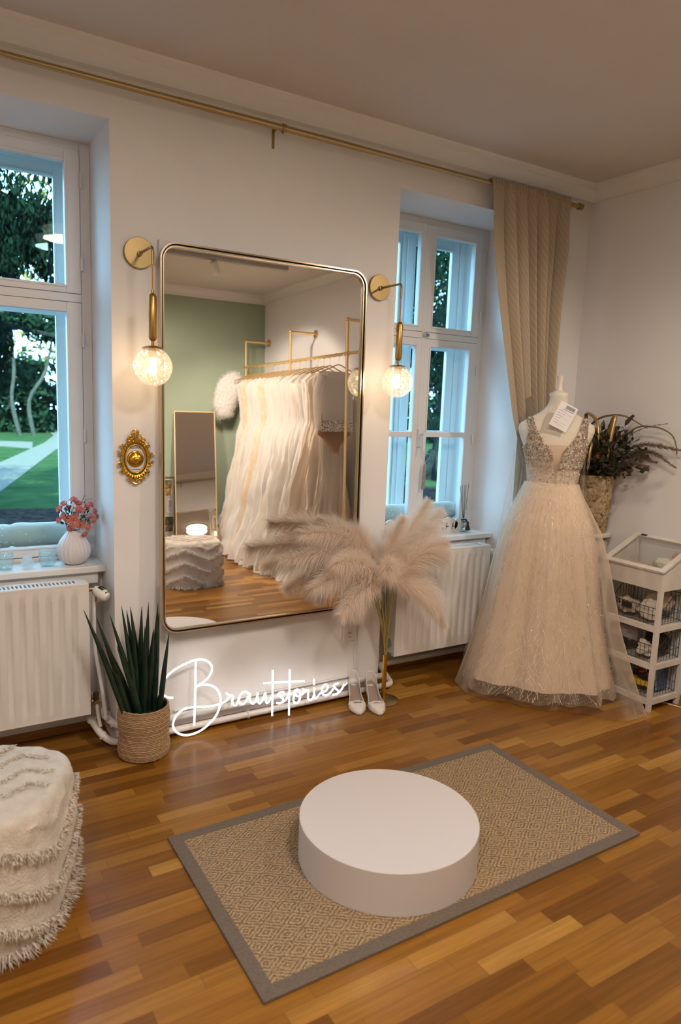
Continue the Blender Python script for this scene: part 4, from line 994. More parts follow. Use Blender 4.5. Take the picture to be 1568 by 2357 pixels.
# ============================================================ ON THE RIGHT SILL
M['ply'] = mat('white_cutout_wood', (.76,.70,.64), .6)
sg = thing('cutout_sign', (2.72,3.40,SILL), 'white wooden cut-out letters on the right sill, half hidden by pampas', 'sign')
L_ = MB()
def plate(poly, hx=None): L_.prism([(x, z) for x, z in poly], 3.395, 3.405)
def blob(cx_, cz_, w_, h_, n=20, wob=.12, s=0): return [(cx_+w_*cos(2*pi*i/n)*(1+wob*sin(3*2*pi*i/n+s)), cz_+h_*sin(2*pi*i/n)*(1+wob*cos(2*2*pi*i/n+s))) for i in range(n)]
for (cx_, w_, h_, s) in ((2.36,.055,.058,0),(2.47,.058,.055,1),(2.585,.05,.062,2),(2.70,.058,.052,3),(2.81,.055,.052,.5),(2.92,.060,.050,1.6),(2.99,.032,.046,2.2)):
    plate(blob(cx_, SILL+h_*1.02, w_, h_*.95, 24, .10, s))
    LBL = None
L_.box(2.32,3.0,3.393,3.407,SILL,SILL+.022); L_.build('letters', M['ply'], sg, smooth=False)
dk = MB(); rnd = random.Random(12)
for k in range(34):
    x = rnd.uniform(2.36,3.0); z = SILL+rnd.uniform(.02,.085); dk.cyl((x,3.3945,z),(x,3.3935,z), rnd.uniform(.0015,.0035), n=8)
for x in (2.885,2.935):
    dk.add([(x,3.3935,SILL+.018),(x+.005,3.3935,SILL+.06),(x+.012,3.3935,SILL+.07),(x+.010,3.3935,SILL+.045),(x+.03,3.3935,SILL+.04),(x+.006,3.3935,SILL+.035)], [(0,1,2,3,4,5)])
tag(dk.build('piercing', mat('pierced_shadow_wood', (.10,.07,.06), .8), sg, smooth=False), kind='stuff')
df = thing('reed_diffuser', (3.035,3.40,SILL), 'glass reed diffuser bottle with dark ribbon at the end of the right sill', 'diffuser')
DX, DY = 3.035, 3.40
MB().lathe([(0,0),(.026,0),(.028,.004),(.028,.055),(.024,.066),(.0165,.074),(.0165,.083),(.020,.085),(.020,.094),(.016,.094),(.014,.075),(.024,.06),(.0255,.008),(0,.006)], (DX,DY,SILL), 36).build('bottle', M['jar'], df)
for i, (dx, dy, h) in enumerate(((-.045,0,.30),(-.018,.01,.30),(-.006,-.01,.305),(.004,.012,.30),(.026,0,.31))):
    MB().cyl((DX-dx*.12,DY,SILL+.02),(DX+dx,DY+dy,SILL+h),.0016,n=6).build('reed', mat('reed_green', (.08,.09,.06), .7), df)
rb = MB(); rb.tube([(DX+.021*cos(2*pi*i/20),DY+.021*sin(2*pi*i/20),SILL+.070-.012*sin(2*pi*i/20+.5)) for i in range(20)], .0045, 8, closed=True)
rb.lathe([(0,0),(.006,-.002),(.009,-.012),(.006,-.018),(.011,-.03),(.0165,-.058),(.012,-.060),(0,-.058)], (DX+.017,DY-.024,SILL+.070), 16, rf=lambda a, i: 1+.1*sin(a*7)); rb.build('ribbon', mat('dark_ribbon', (.035,.04,.032), .8), df)
MB().sphere((DX-.004,DY-.029,SILL+.048), .005, 12, 8, (1,.4,1)).build('charm', M['gold'], df)
ht = thing('heart_hanger', (2.746,3.462,1.34), 'wire heart with a glittery stick hanging from the right window handle', 'ornament')
hp = []
for i in range(40):
    a = 2*pi*i/40; hp.append((2.746+.0021*16*sin(a)**3, 3.462, 1.295+.0021*(13*cos(a)-5*cos(2*a)-2*cos(3*a)-cos(4*a))))
MB().tube(hp, .0011, 6, closed=True).tube([(2.722,3.44,1.42),(2.735,3.455,1.36),(2.746,3.462,1.305)], .0007, 5).build('wire_heart', mat('pale_wire', (.6,.55,.48), .4, .8), ht)
MB().tube([(2.746,3.462,1.26),(2.744,3.462,1.245),(2.742,3.462,1.17),(2.738,3.462,1.10),(2.738,3.462,1.095)], [.004,.0085,.0105,.0105,.006], 10).build('glitter_stick', vary(mat('taupe_glitter', rough=.5, metal=.4), (.10,.08,.07), (.55,.48,.42), 400, 1), ht)
# ============================================================ CURTAIN
M['curtain'] = mat('beige_curtain', rough=.9)
def curt():
    m = M['curtain']; tc = N(m, 'ShaderNodeTexCoord'); wv = N(m, 'ShaderNodeTexWave', wave_type='BANDS', bands_direction='DIAGONAL'); wv.inputs['Scale'].default_value = 13; wv.inputs['Distortion'].default_value = .3
    L(m, tc.outputs['UV'], wv.inputs['Vector']); rp = N(m, 'ShaderNodeValToRGB'); rp.color_ramp.elements[0].position = .88; rp.color_ramp.elements[0].color = (.41,.33,.24,1); rp.color_ramp.elements[1].position = .97; rp.color_ramp.elements[1].color = (.48,.395,.29,1)
    L(m, wv.outputs['Fac'], rp.inputs[0]); L(m, rp.outputs[0], BS(m).inputs['Base Color'])
curt()
ct = thing('curtain', (3.06,3.05,2.8), 'beige patterned curtain gathered at the right end of the rod', 'curtain')
def interp(K, t):
    if t <= K[0][0]: return K[0][1]
    for (a, b), (c, d) in zip(K, K[1:]):
        if t <= c: s = (t-a)/(c-a); return b+(d-b)*s
    return K[-1][1]
KL = [(0,3.20),(.9,3.19),(1.0,3.185),(1.27,3.156),(1.57,3.035),(2.2,2.865),(2.5,2.80),(2.86,2.757)]
KR = [(0,3.40),(.9,3.37),(1.0,3.36),(1.5,3.365),(1.78,3.36),(2.25,3.368),(2.55,3.385),(2.86,3.372)]
nu, nv = 260, 90; vs = []; uvs = []
for j in range(nv+1):
    z = .01+(2.848-.01)*j/nv; xl, xr = interp(KL, z), interp(KR, z); g = max(0, (z-2.74)/.10)
    for i in range(nu+1):
        u = i/nu; uu = u+.035*sin(7.5*u+.6*z)*min(1,(2.86-z)*1.5)
        amp = .030*(1-g*.55)*(.25 if u < .13 else 1)*min(1, .45+(2.86-z)*1.4)
        ph = 2*pi*6.2*(uu-.12)/.88 if u > .12 else 0
        y = 3.05-.020+amp*(.85*sin(ph+.5*sin(ph))+.5*sin(ph*.43+1.1+.5*sin(z*1.3))) if u > .12 else 3.03-.004*sin(u*20)
        if g > 0 and z < 2.835: y += .006*sin(2*pi*26*u+z*40)*g
        if 2.805 < z < 2.838: y = 3.05-.0165+.005*sin(2*pi*30*u)
        if y > 3.118: y = 3.118
        x = xl+(xr-xl)*(u+.006*sin(ph+1)*(u > .12)); vs.append((x, y, z)); uvs.append((u*1.5, z))
mb = MB(); mb.add(vs, [(j*(nu+1)+i, j*(nu+1)+i+1, (j+1)*(nu+1)+i+1, (j+1)*(nu+1)+i) for j in range(nv) for i in range(nu)])
co = mb.build('cloth', M['curtain'], ct, solid=.002)
uvl = co.data.uv_layers.new(name='UVMap')
for lp in co.data.loops: uvl.data[lp.index].uv = uvs[lp.vertex_index]
hd = MB(); vs = []
for j in range(7):
    a = -.2+(pi+.4)*j/6
    for i in range(241): u = i/240; q = .0168+.004*sin(2*pi*31*u)+.003*sin(2*pi*13*u+1); vs.append((KL[-1][1]+(KR[-1][1]-KL[-1][1])*u, 3.05-q*cos(a), 2.822+q*1.1*sin(a)))
hd.add(vs, [(j*241+i, j*241+i+1, (j+1)*241+i+1, (j+1)*241+i) for j in range(6) for i in range(240)]); hd.build('heading', M['curtain'], ct, solid=.002)

# ============================================================ THE GOWN ON ITS DRESS FORM
DC = Vector((3.14,2.79,0)); an = R(221.6+7)
FD = Vector((cos(an), sin(an), 0)); RD = Vector((-sin(an), cos(an), 0))   # front, and right as seen from the room
def dp(r_, f_, z): p = DC+RD*r_+FD*f_; return Vector((p.x, p.y, z))
TW = [(1.10,.150),(1.205,.131),(1.28,.141),(1.35,.156),(1.40,.170),(1.45,.192),(1.50,.210),(1.535,.205),(1.55,.182),(1.575,.142),(1.60,.100),(1.63,.068),(1.66,.052),(1.695,.049)]
TD = [(1.10,.120),(1.205,.098),(1.28,.108),(1.35,.125),(1.40,.125),(1.45,.112),(1.50,.095),(1.535,.070),(1.55,.060),(1.575,.055),(1.60,.050),(1.63,.048),(1.66,.046),(1.695,.046)]
M['form'] = vary(mat('dress_form_cream', rough=.85), (.68,.60,.48), (.72,.64,.53), 90, 2, .15, 300, dist=.001)
df_ = thing('dress_form', (DC.x,DC.y,0), 'cream fabric dress form with turned neck finial inside the sparkling gown', 'mannequin')
def tors(th, z, off=0):
    w_ = interp(TW, z)+off; d_ = interp(TD, z)+off; return dp(w_*sin(th), d_*cos(th)+(.01 if z > 1.3 else .0), z)
mb = MB(); zs = [1.10+.6*i/60*.9917 for i in range(61)]
mb.add([tors(2*pi*j/64, z) for z in zs for j in range(64)], [(i*64+j, i*64+(j+1)%64, (i+1)*64+(j+1)%64, (i+1)*64+j) for i in range(60) for j in range(64)])
mb.build('torso', M['form'], df_)
MB().lathe([(0,1.692),(.052,1.692),(.053,1.702),(.049,1.712),(.022,1.722),(.018,1.726),(.0175,1.738),(.013,1.744),(.0125,1.765),(.0175,1.80),(.0180,1.806),(0,1.808)], (DC.x,DC.y,0), 36).build('neck_finial', mat('finial_cream', (.74,.66,.56), .5), df_)
MB().cyl((DC.x,DC.y,.03),(DC.x,DC.y,1.12),.014).lathe([(0,.001),(.13,.001),(.13,.012),(.05,.025),(.016,.05),(0,.05)], (DC.x,DC.y,0), 40).build('stand', mat('stand_white', (.75,.72,.70), .4), df_)

gw = thing('wedding_gown', (DC.x,DC.y,1.2), 'champagne tulle wedding gown with beaded deep V bodice on the dress form', 'wedding gown')
M['lining'] = cloth('ivory_lining', (.90,.76,.61), .2)
M['tulle'] = sheer('champagne_tulle', (.92,.76,.60), .16)
M['tulle_s'] = sheer('veil_tulle', (.86,.74,.61), .04)
M['lace'] = mat('champagne_lace', (.36,.25,.15), .7)
M['lace2'] = mat('pale_lace', (.70,.58,.45), .6)
M['bead'] = mat('crystal_bead', (1.0,.98,.94), .2, .35)
M['thread'] = mat('gold_thread', (1.0,.90,.72), .35, .3)
KV = [(1.205,.004),(1.24,.006),(1.32,.016),(1.39,.030),(1.43,.060),(1.485,.098),(1.56,.125),(1.585,.128)]
def thv(z): return math.asin(min(.98, interp(KV, z)/interp(TW, z)))
# bodice shell
mb = MB(); nz, nt2 = 24, 60; vs = []
for i in range(nz+1):
    z = 1.195+(1.405-1.195)*i/nz; t0 = thv(z)
    for j in range(nt2+1): vs.append(tors(t0+(2*pi-2*t0)*j/nt2, z, .006+.003*noise.noise(Vector((j*.5, z*60, 0)))))
mb.add(vs, [(i*(nt2+1)+j, i*(nt2+1)+j+1, (i+1)*(nt2+1)+j+1, (i+1)*(nt2+1)+j) for i in range(nz) for j in range(nt2)])
def tho(z): return math.asin(min(.97, interp([(1.40,.166),(1.45,.158),(1.50,.154),(1.56,.160),(1.60,.10)], z)/interp(TW, z)))
for s in (-1, 1):
    vs = []; 
    for i in range(13):
        z = 1.40+.165*i/12; a, b = thv(z), max(thv(z)+.1, tho(z))
        for j in range(7): vs.append(tors(s*(a+(b-a)*j/6), z, .006))
    mb.add(vs, [(i*7+j, i*7+j+1, (i+1)*7+j+1, (i+1)*7+j) for i in range(12) for j in range(6)])
    vs = []                                       # strap over the shoulder to the back
    for i in range(9):
        a = i/8; z = 1.565-.10*a*a; 
        for j in range(4): w_ = .13+.03*j/3; p = dp(s*w_, (1-a)*.045-.075*a, min(z+.022*sin(pi*a), 1.585-.25*(w_-.13))); vs.append(p)
    mb.add(vs, [(i*4+j, i*4+j+1, (i+1)*4+j+1, (i+1)*4+j) for i in range(8) for j in range(3)])
mb.build('bodice', M['lace2'], gw, solid=.0015)
np_ = MB(); vs = []
for i in range(13):
    z = 1.20+.225*i/12; a = thv(z)
    for j in range(7): vs.append(tors(-a+2*a*j/6, z, .0045))
np_.add(vs, [(i*7+j, i*7+j+1, (i+1)*7+j+1, (i+1)*7+j) for i in range(12) for j in range(6)]); np_.build('nude_inset', M['skin_fabric'], gw)
# skirt
HEM = [(-20,.36),(0,.36),(25,.36),(50,.36),(75,.325),(100,.32),(125,.37),(145,.43),(161,.455),(178,.44),(198,.40),(215,.375),(232,.375),(250,.405),(268,.43),(285,.45),(298,.475),(306,.42),(318,.30),(330,.27),(345,.33),(360,.36)]
PZ = [(0,.0),(.10,.06),(.20,.135),(.35,.27),(.50,.42),(.65,.58),(.80,.74),(.92,.89),(1,1)]
def skirt_pt(th, t, off=0, extra=0, hem=HEM, z1=.028, fold=1.0):
    # th world angle, t 0 waist .. 1 hem
    z = 1.205+(z1-1.205)*t; ww = Vector((cos(th), sin(th), 0)); c_, s_ = ww.dot(RD), ww.dot(FD)
    r0 = 1/sqrt((c_/.141)**2+(s_/.109)**2); rh = interp(hem, math.degrees(th) % 360)
    hip = [(0,0),(.09,.043),(.2,.092),(.35,.132),(.5,.165),(.7,.215),(.85,.262),(1,.315)]
    r_ = r0+interp(hip, t)*(rh-r0)/.24 if False else r0+(rh-r0)*interp([(0,0),(.09,.16),(.2,.33),(.32,.44),(.42,.51),(.65,.66),(.85,.84),(1,1)], t)
    a = .5*(1-cos(pi*min(1, t*1.6)))
    n9 = noise.noise(Vector((cos(th)*2.2, sin(th)*2.2, 7)))
    r_ += fold*(.017*a*sin(th*8+1.2+n9*3)+.006*a*sin(th*19+.6)+.004*sin(th*40)*min(1,t*6)*(1-t))*(.5+.5*t)+off+extra*t
    p = DC+ww*r_; p.z = z
    if p.y > 3.125-.0: p.y = 3.125
    if p.y < 2.60 and p.x > 3.36: p.x = 3.36
    return p
def skirt_mesh(off, extra, z1, nth=240, nt_=44, hem=HEM, fold=1.0, wav=0):
    mb = MB(); vs = []
    for i in range(nt_+1):
        t = i/nt_
        for j in range(nth):
            th = 2*pi*j/nth; p = skirt_pt(th, t, off, extra, hem, z1, fold)
            if wav: p.z = max(.003, p.z+wav*t**6*(.6*sin(th*9+2)+.4*sin(th*17)))
            vs.append(p)
    mb.add(vs, [(i*nth+j, i*nth+(j+1)%nth, (i+1)*nth+(j+1)%nth, (i+1)*nth+j) for i in range(nt_) for j in range(nth)]); return mb
skirt_mesh(-.006, -.012, .085, hem=HEM).build('lining', M['lining'], gw)
skirt_mesh(.004, .006, .030, hem=HEM, wav=.016).build('tulle_skirt', M['tulle'], gw)
HEM2 = [(0,.37),(50,.37),(75,.33),(100,.325),(125,.40),(145,.47),(161,.50),(178,.46),(200,.41),(220,.38),(240,.40),(256,.46),(268,.56),(278,.64),(286,.655),(293,.58),(300,.50),(310,.40),(330,.29),(345,.34),(360,.37)]
def tz(t): return t
o = skirt_mesh(.010, .0, .006, nth=300, hem=HEM2, fold=.9, wav=.003)
o.f = [f for f in o.f]; ob = o.build('train', M['tulle_s'], gw)
# threads and sequins over the skirt
rnd = random.Random(31); th_ = MB(); sq = MB(); th2 = MB()
def on(th, t): return skirt_pt(th, t, .0085, .006, HEM, .03)
a0 = atan2(FD.y, FD.x)
for k in range(1700):
    th = a0+rnd.uniform(-1.75,1.75); t = rnd.random()**.8
    if t > .985: continue
    p = on(th, t); an2 = rnd.uniform(-.5,.5); ln = rnd.uniform(.012,.035)*(.7+1.1*t); dth = sin(an2)*ln/.4; dt = cos(an2)*ln/1.17
    q = on(th+dth, min(.998, t+dt)); w2 = Vector((-sin(th), cos(th), 0))*rnd.uniform(.0004,.0009)
    (th_ if rnd.random() < .6 else th2).add([p-w2, p+w2, q+w2, q-w2], [(0,1,2,3)])
for k in range(190):     # long crossing glitter lines near the hem
    th = a0+rnd.uniform(-1.6,1.6); t = rnd.uniform(.62,.96); an2 = rnd.choice((-1,1))*rnd.uniform(.3,1.1); ln = rnd.uniform(.03,.085)
    prev = on(th, t)
    for s in range(1, 5):
        q = on(th+sin(an2)*ln*s/4/.42, min(.998, t+cos(an2)*ln*s/4/1.17)); w2 = Vector((-sin(th), cos(th), 0))*.0008
        th_.add([prev-w2, prev+w2, q+w2, q-w2], [(0,1,2,3)]); prev = q
def gem(mb, c, s, rn):
    a = Vector((rn.gauss(0,1), rn.gauss(0,1), rn.gauss(0,1))).normalized(); b = a.orthogonal().normalized(); c2 = a.cross(b)
    mb.add([c+a*s, c+b*s, c+c2*s, c-b*s, c-c2*s, c-a*s*.6], [(0,1,2),(0,2,3),(0,3,4),(0,4,1),(5,2,1),(5,3,2),(5,4,3),(5,1,4)])
for k in range(3600):
    th = a0+rnd.uniform(-1.75,1.75); t = rnd.random(); gem(sq, on(th, min(.99,t)), rnd.uniform(.0014,.0032), rnd)
th_.build('glitter_thread', M['thread'], gw, smooth=False)
th2.build('brown_thread', mat('tan_thread', (.50,.36,.20), .6), gw, smooth=False)
sq.build('sequins', M['bead'], gw, smooth=False)
# beaded flowers over cups and straps
pt = MB(); pt2 = MB(); bd = MB()
for k in range(4200):
    s = rnd.choice((-1,1)); z = rnd.uniform(1.21,1.575) if rnd.random() < .75 else rnd.uniform(1.30,1.42)
    a, b = thv(z), (max(thv(z)+.1, tho(z)) if z > 1.40 else 1.5)
    dens = 1 if z > 1.30 else .6
    if rnd.random() > dens: continue
    th = a+(b-a)*rnd.random()**(1.0 if z > 1.4 else 1.2); c = tors(s*th, z, .009); nrm = (c-DC-Vector((0,0,z))); nrm.z = 0; nrm.normalize()
    nrm = (nrm+Vector((rnd.gauss(0,.35), rnd.gauss(0,.35), rnd.gauss(0,.35)))).normalized(); u = nrm.orthogonal().normalized(); v = nrm.cross(u); r_ = rnd.uniform(.003,.0068)
    if rnd.random() < .62:
        vs = [c]
        for q in range(10): aa = 2*pi*q/10; rr2 = r_*(1 if q % 2 == 0 else .5); vs.append(c+(u*cos(aa)+v*sin(aa))*rr2+nrm*r_*.3)
        (pt if rnd.random() < (.7 if z > 1.33 or c.z > 1.40 else .15) else pt2).add(vs, [(0,q+1,(q+1)%10+1) for q in range(10)])
        if rnd.random() < .5: gem(bd, c+nrm*.0015, .0017, rnd)
    else: gem(bd, c, rnd.uniform(.0012,.0026), rnd)
pt.build('lace_appliques', M['lace'], gw, smooth=False); pt2.build('lace_appliques', M['lace2'], gw, smooth=False); tag(bpy.data.objects['lace_appliques'], kind='stuff'); bd.build('crystal_beading', M['bead'], gw, smooth=False)
# sheer cape panels falling behind the shoulders
KLo = [(0,.49),(.1,.46),(.25,.41),(.45,.36),(.65,.32),(.9,.27),(1.25,.235),(1.53,.205)]; KRo = [(0,.26),(.6,.24),(.9,.205),(1.2,.198),(1.53,.203)]
for s, K in ((-1, KLo), (1, KRo)):
    mb = MB(); vs = []
    for i in range(41):
        z = 1.535+(.01-1.535)*i/40; w_ = interp(K, z)
        for j in range(31):
            u = j/30; r_ = s*(.02+(w_-.02)*u); f_ = -.085-.05*(1-abs(z-.8)/.8)*u*.3+.010*sin(u*34+z*2)*min(1,i/8); p = dp(r_, f_-.25*max(0,.12-z), z)
            if p.y > 3.122: p.y = 3.122
            if p.x > 3.64: p.x = 3.64
            vs.append(p)
    mb.add(vs, [(i*31+j, i*31+j+1, (i+1)*31+j+1, (i+1)*31+j) for i in range(40) for j in range(30)]); mb.build('sheer_cape', M['tulle_s'], gw)
# paper tag
tg = thing('price_tag', (3.06,2.70,1.66), 'white printed paper tag hanging on the neck of the dress form', 'tag')
tc0 = dp(.018,.128,1.582); ux = (dp(1,0,0)-dp(0,0,0)); uz = Vector((0,0,1)); ang = R(-25)
tu = (ux*cos(ang)+uz*sin(ang)).normalized(); tv_ = (ux*-sin(ang)+uz*cos(ang)).normalized(); tv_ = (tv_-FD*.18).normalized(); tn = tu.cross(tv_).normalized(); tn = tn if tn.dot(FD) > 0 else -tn
MB().obox(tc0, tu*.051, tv_*.072, tn*.0006).build('paper', mat('tag_paper', (.80,.76,.76), .5), tg, smooth=False); pap = [o_ for o_ in bpy.data.objects if o_.parent == tg][0]
pr_ = MB(); pr_.obox(tc0+tv_*.054+tu*.014+tn*.0012, tu*.026, tv_*.010, tn*.0003); pr_.build('logo_block', mat('tag_grey', (.30,.29,.29), .6), pap, smooth=False)
pl_ = MB(); rnd = random.Random(2)        # rows of small illegible print
for yy, x0_, x1_, hh in ((.037,-.022,.034,.0014),(.024,-.040,.006,.0008),(.010,-.040,.000,.0008),(-.004,-.040,-.006,.0008),(-.018,-.040,-.010,.0008),(-.032,-.040,-.014,.0008),(-.046,-.040,-.012,.0008),(-.052,-.040,.030,.0003),(-.038,-.010,.030,.0003),(-.010,.004,.034,.0003),(.018,.010,.036,.0003)):
    x = x0_
    while x < x1_:
        w_ = rnd.uniform(.0010,.0030); pl_.obox(tc0+tv_*(yy+rnd.uniform(-.0003,.0003))+tu*(x+w_)+tn*.0012, tu*w_*.8, tv_*hh*rnd.uniform(.7,1.2), tn*.0002); x += w_*2.0
tag(pl_.build('printed_lines', mat('ink', (.14,.12,.13), .7), pap, smooth=False), kind='stuff')
MB().tube([tc0+tv_*.068-tu*.012+tn*.001, dp(.0,.075,1.69), dp(.0,.056,1.70)], .0006, 5).build('string', M['plastic'], tg)

# ============================================================ CONSOLE, VASE AND DRIED FLOWERS
M['stone'] = vary(mat('aged_plaster', rough=.85), (.52,.46,.38), (.66,.60,.52), 12, 5, .3, 60)
cs = thing('console_shelf', (3.55,2.82,.70), 'carved off-white plaster console on the right wall carrying the vase', 'console')
bx_ = MB(); bx_.lathe([(0,.895),(.118,.895),(.126,.889),(.128,.874),(.120,.866),(.108,.860),(.100,.852),(0,.852)], (3.545,2.82,0), 48); bx_.v = [(min(x,EX-.001),y,z) for x,y,z in bx_.v]; bx_.build('shelf_slab', M['stone'], cs)
cb = MB(); cb.lathe([(0,.853),(.098,.853),(.096,.80),(.098,.77),(.092,.752),(.040,.745),(.032,.70),(.024,.66),(0,.64)], (3.555,2.82,0), 64, rf=lambda a, i: 1+(.055*abs(sin(a*7)) if 1 <= i <= 4 else .02*sin(a*5))); cb.v = [(min(x,EX-.001),y,z) for x,y,z in cb.v]; cb.build('carved_corbel', M['stone'], cs)
M['birch'] = mat('birch_bark', rough=.8)
m = M['birch']; tc = N(m,'ShaderNodeTexCoord'); nz_ = N(m,'ShaderNodeTexNoise'); nz_.inputs['Scale'].default_value = 30; nz_.inputs['Detail'].default_value = 6; nz_.inputs['Distortion'].default_value = 1.6; L(m, tc.outputs['Object'], nz_.inputs['Vector'])
rp = N(m,'ShaderNodeValToRGB'); e = rp.color_ramp; e.elements[0].position = .30; e.elements[0].color = (.025,.014,.008,1); e.elements[1].position = .37; e.elements[1].color = (.26,.16,.07,1)
for p, c in ((.5,(.40,.27,.13,1)),(.58,(.50,.40,.27,1)),(.75,(.36,.25,.13,1))): x = e.elements.new(p); x.color = c
L(m, nz_.outputs['Fac'], rp.inputs[0]); L(m, rp.outputs[0], BS(m).inputs['Base Color'])
bv = thing('birch_vase', (3.535,2.82,.895), 'tall tapered speckled bark vase standing on the plaster console', 'vase')
MB().lathe([(0,.896),(.101,.896),(.104,.900),(.128,1.235),(.128,1.243),(.122,1.243),(.118,1.20),(.098,.93),(0,.92)], (3.535,2.82,0), 64).v
vb = MB(); vb.lathe([(0,.896),(.100,.896),(.103,.900),(.126,1.232),(.127,1.243),(.120,1.243),(.116,1.20),(.098,.93),(0,.92)], (3.535,2.82,0), 64); vb.build('body', M['birch'], bv)
db = thing('dried_bouquet', (3.535,2.82,1.2), 'dark dried bouquet with golden palm ribbons and grasses in the bark vase', 'dried flowers')
M['goldleaf'] = mat('gilded_leaf', (.42,.27,.10), .35, .6); M['dkleaf'] = leafmat('dark_dry_leaf', (.012,.012,.008), (.05,.035,.02)); M['olive'] = leafmat('olive_dry_leaf', (.03,.04,.02), (.09,.09,.045))
M['rust'] = mat('rust_flower', (.36,.13,.03), .9); M['mauve'] = mat('mauve_grass', (.24,.15,.11), .9); M['strawm'] = mat('straw_green', (.15,.12,.05), .8)
V0 = Vector((3.535,2.82,1.22)); rnd = random.Random(17)
def clampE(p): p = Vector(p); p.x = min(p.x, EX-.012); p.y = min(p.y, WY-.012); return p
def strap(pts, w_, m, name):
    P = [clampE(p) for p in bez(pts, 7)]; n = len(P); vs = []
    for i, p in enumerate(P):
        tg_ = (P[min(i+1,n-1)]-P[max(i-1,0)]).normalized(); s = tg_.cross(Vector((-.6,-.75,.25))).normalized(); ww = w_*(.35+.65*sin(pi*min(1,(i+1)/n*1.02))**.6)*(1 if i < n-2 else .2); vs += [p-s*ww, p+s*ww]
    mb = MB(); mb.add(vs, [(2*i,2*i+1,2*i+3,2*i+2) for i in range(n-1)]); mb.build(name, m, db, solid=.001)
# curled ribbons: x,y,z paths on the room side
strap([V0,(3.52,2.74,1.48),(3.50,2.68,1.60),(3.46,2.66,1.50),(3.44,2.66,1.33)], .012, M['goldleaf'], 'palm_ribbon')
strap([V0,(3.50,2.86,1.46),(3.47,2.86,1.60),(3.42,2.74,1.56),(3.40,2.70,1.44)], .011, M['goldleaf'], 'palm_ribbon')
strap([V0,(3.46,2.78,1.40),(3.42,2.75,1.46),(3.36,2.72,1.40),(3.34,2.71,1.26)], .011, M['goldleaf'], 'palm_ribbon')
strap([V0,(3.48,2.84,1.34),(3.44,2.82,1.39),(3.38,2.79,1.36),(3.37,2.77,1.28)], .009, M['goldleaf'], 'palm_ribbon')
strap([V0,(3.56,2.98,1.50),(3.52,3.02,1.585),(3.44,2.96,1.57),(3.42,2.92,1.50)], .010, M['goldleaf'], 'palm_ribbon')
strap([V0,(3.55,2.62,1.50),(3.56,2.48,1.545),(3.58,2.36,1.50),(3.60,2.33,1.38)], .005, M['strawm'], 'curved_stalk')
strap([V0,(3.54,2.92,1.44),(3.52,2.82,1.57),(3.54,2.66,1.60),(3.58,2.52,1.53)], .006, M['strawm'], 'curved_stalk')
strap([V0,(3.50,2.94,1.42),(3.48,2.84,1.52),(3.48,2.76,1.50),(3.47,2.70,1.42)], .005, M['strawm'], 'curved_stalk')
lb = MB(); lb2 = MB()
for k in range(1300):
    f = rnd.random(); d = Vector((rnd.uniform(-.65,.35), rnd.uniform(-1.15,.45), rnd.uniform(.15,1))).normalized(); p = clampE(V0+Vector((0,0,.0))+d*rnd.uniform(.05,.34))
    if p.z > 1.54: continue
    a = (d+Vector((rnd.gauss(0,.5), rnd.gauss(0,.5), rnd.gauss(0,.5)))).normalized(); b = a.cross(Vector((rnd.gauss(0,1),rnd.gauss(0,1),rnd.gauss(0,1)))).normalized(); s = rnd.uniform(.022,.055)
    (lb if rnd.random() < .65 else lb2).add([clampE(q) for q in (p, p+a*s*.5+b*s*.3, p+a*s, p+a*s*.5-b*s*.3)], [(0,1,2,3)])
lb.build('dark_leaves', M['dkleaf'], db, smooth=False); lb2.build('olive_leaves', M['olive'], db, smooth=False)
for c, r_, m in (((3.47,2.71,1.455),.022,mat('ochre_ball', (.40,.24,.06), .9)),((3.45,2.75,1.36),.026,M['rust'])):
    mb = MB(); mb.sphere(c, r_*.8, 12, 8)
    for k in range(260): d = Vector((rnd.gauss(0,1), rnd.gauss(0,1), rnd.gauss(0,1))).normalized(); s = d.orthogonal().normalized()*.0016; p = Vector(c)+d*r_*.75; mb.add([p-s,p+s,p+d*r_*.38], [(0,1,2)])
    mb.build('thistle_head', m, db, smooth=False)
def plume(a, b, c, ln, w_, m, n=260, nm='grass_plume'):
    P = bez([a,b,c], 8); mb = MB(); mb.tube([V0]+P, .0013, 5)
    for k in range(n):
        f = rnd.random()*(len(P)-1.01); i = int(f); p = P[i].lerp(P[i+1], f-i); t_ = (P[i+1]-P[i]).normalized(); ff = f/(len(P)-1)
        d = (t_*1.1+Vector((rnd.gauss(0,.45),rnd.gauss(0,.45),rnd.gauss(0,.45)))).normalized(); s = d.orthogonal().normalized()*w_; l_ = ln*(.5+.8*sin(pi*min(1,ff+.15)))
        mb.add([clampE(p-s),clampE(p+s),clampE(p+d*l_)], [(0,1,2)])
    mb.build(nm, m, db, smooth=False)
plume((3.52,2.70,1.36),(3.55,2.52,1.44),(3.60,2.28,1.42), .042, .0024, M['mauve'], 700)
plume((3.54,2.66,1.34),(3.58,2.50,1.40),(3.60,2.34,1.33), .036, .0024, M['mauve'], 600)
plume((3.52,2.66,1.30),(3.56,2.56,1.36),(3.60,2.46,1.345), .036, .0024, M['mauve'], 600)
plume((3.50,2.68,1.28),(3.53,2.58,1.33),(3.56,2.48,1.32), .040, .0014, M['mauve'], 800)
plume((3.53,2.68,1.44),(3.56,2.54,1.53),(3.58,2.40,1.565), .014, .0022, M['strawm'], 160)
plume((3.50,2.74,1.38),(3.49,2.68,1.44),(3.50,2.60,1.50), .030, .0028, M['mauve'], 500)
plume((3.50,2.76,1.30),(3.49,2.70,1.36),(3.49,2.64,1.42), .030, .0028, M['mauve'], 500)
plume((3.46,2.86,1.34),(3.42,2.85,1.44),(3.40,2.82,1.50), .030, .0018, M['rust'], 240, 'rust_spray')
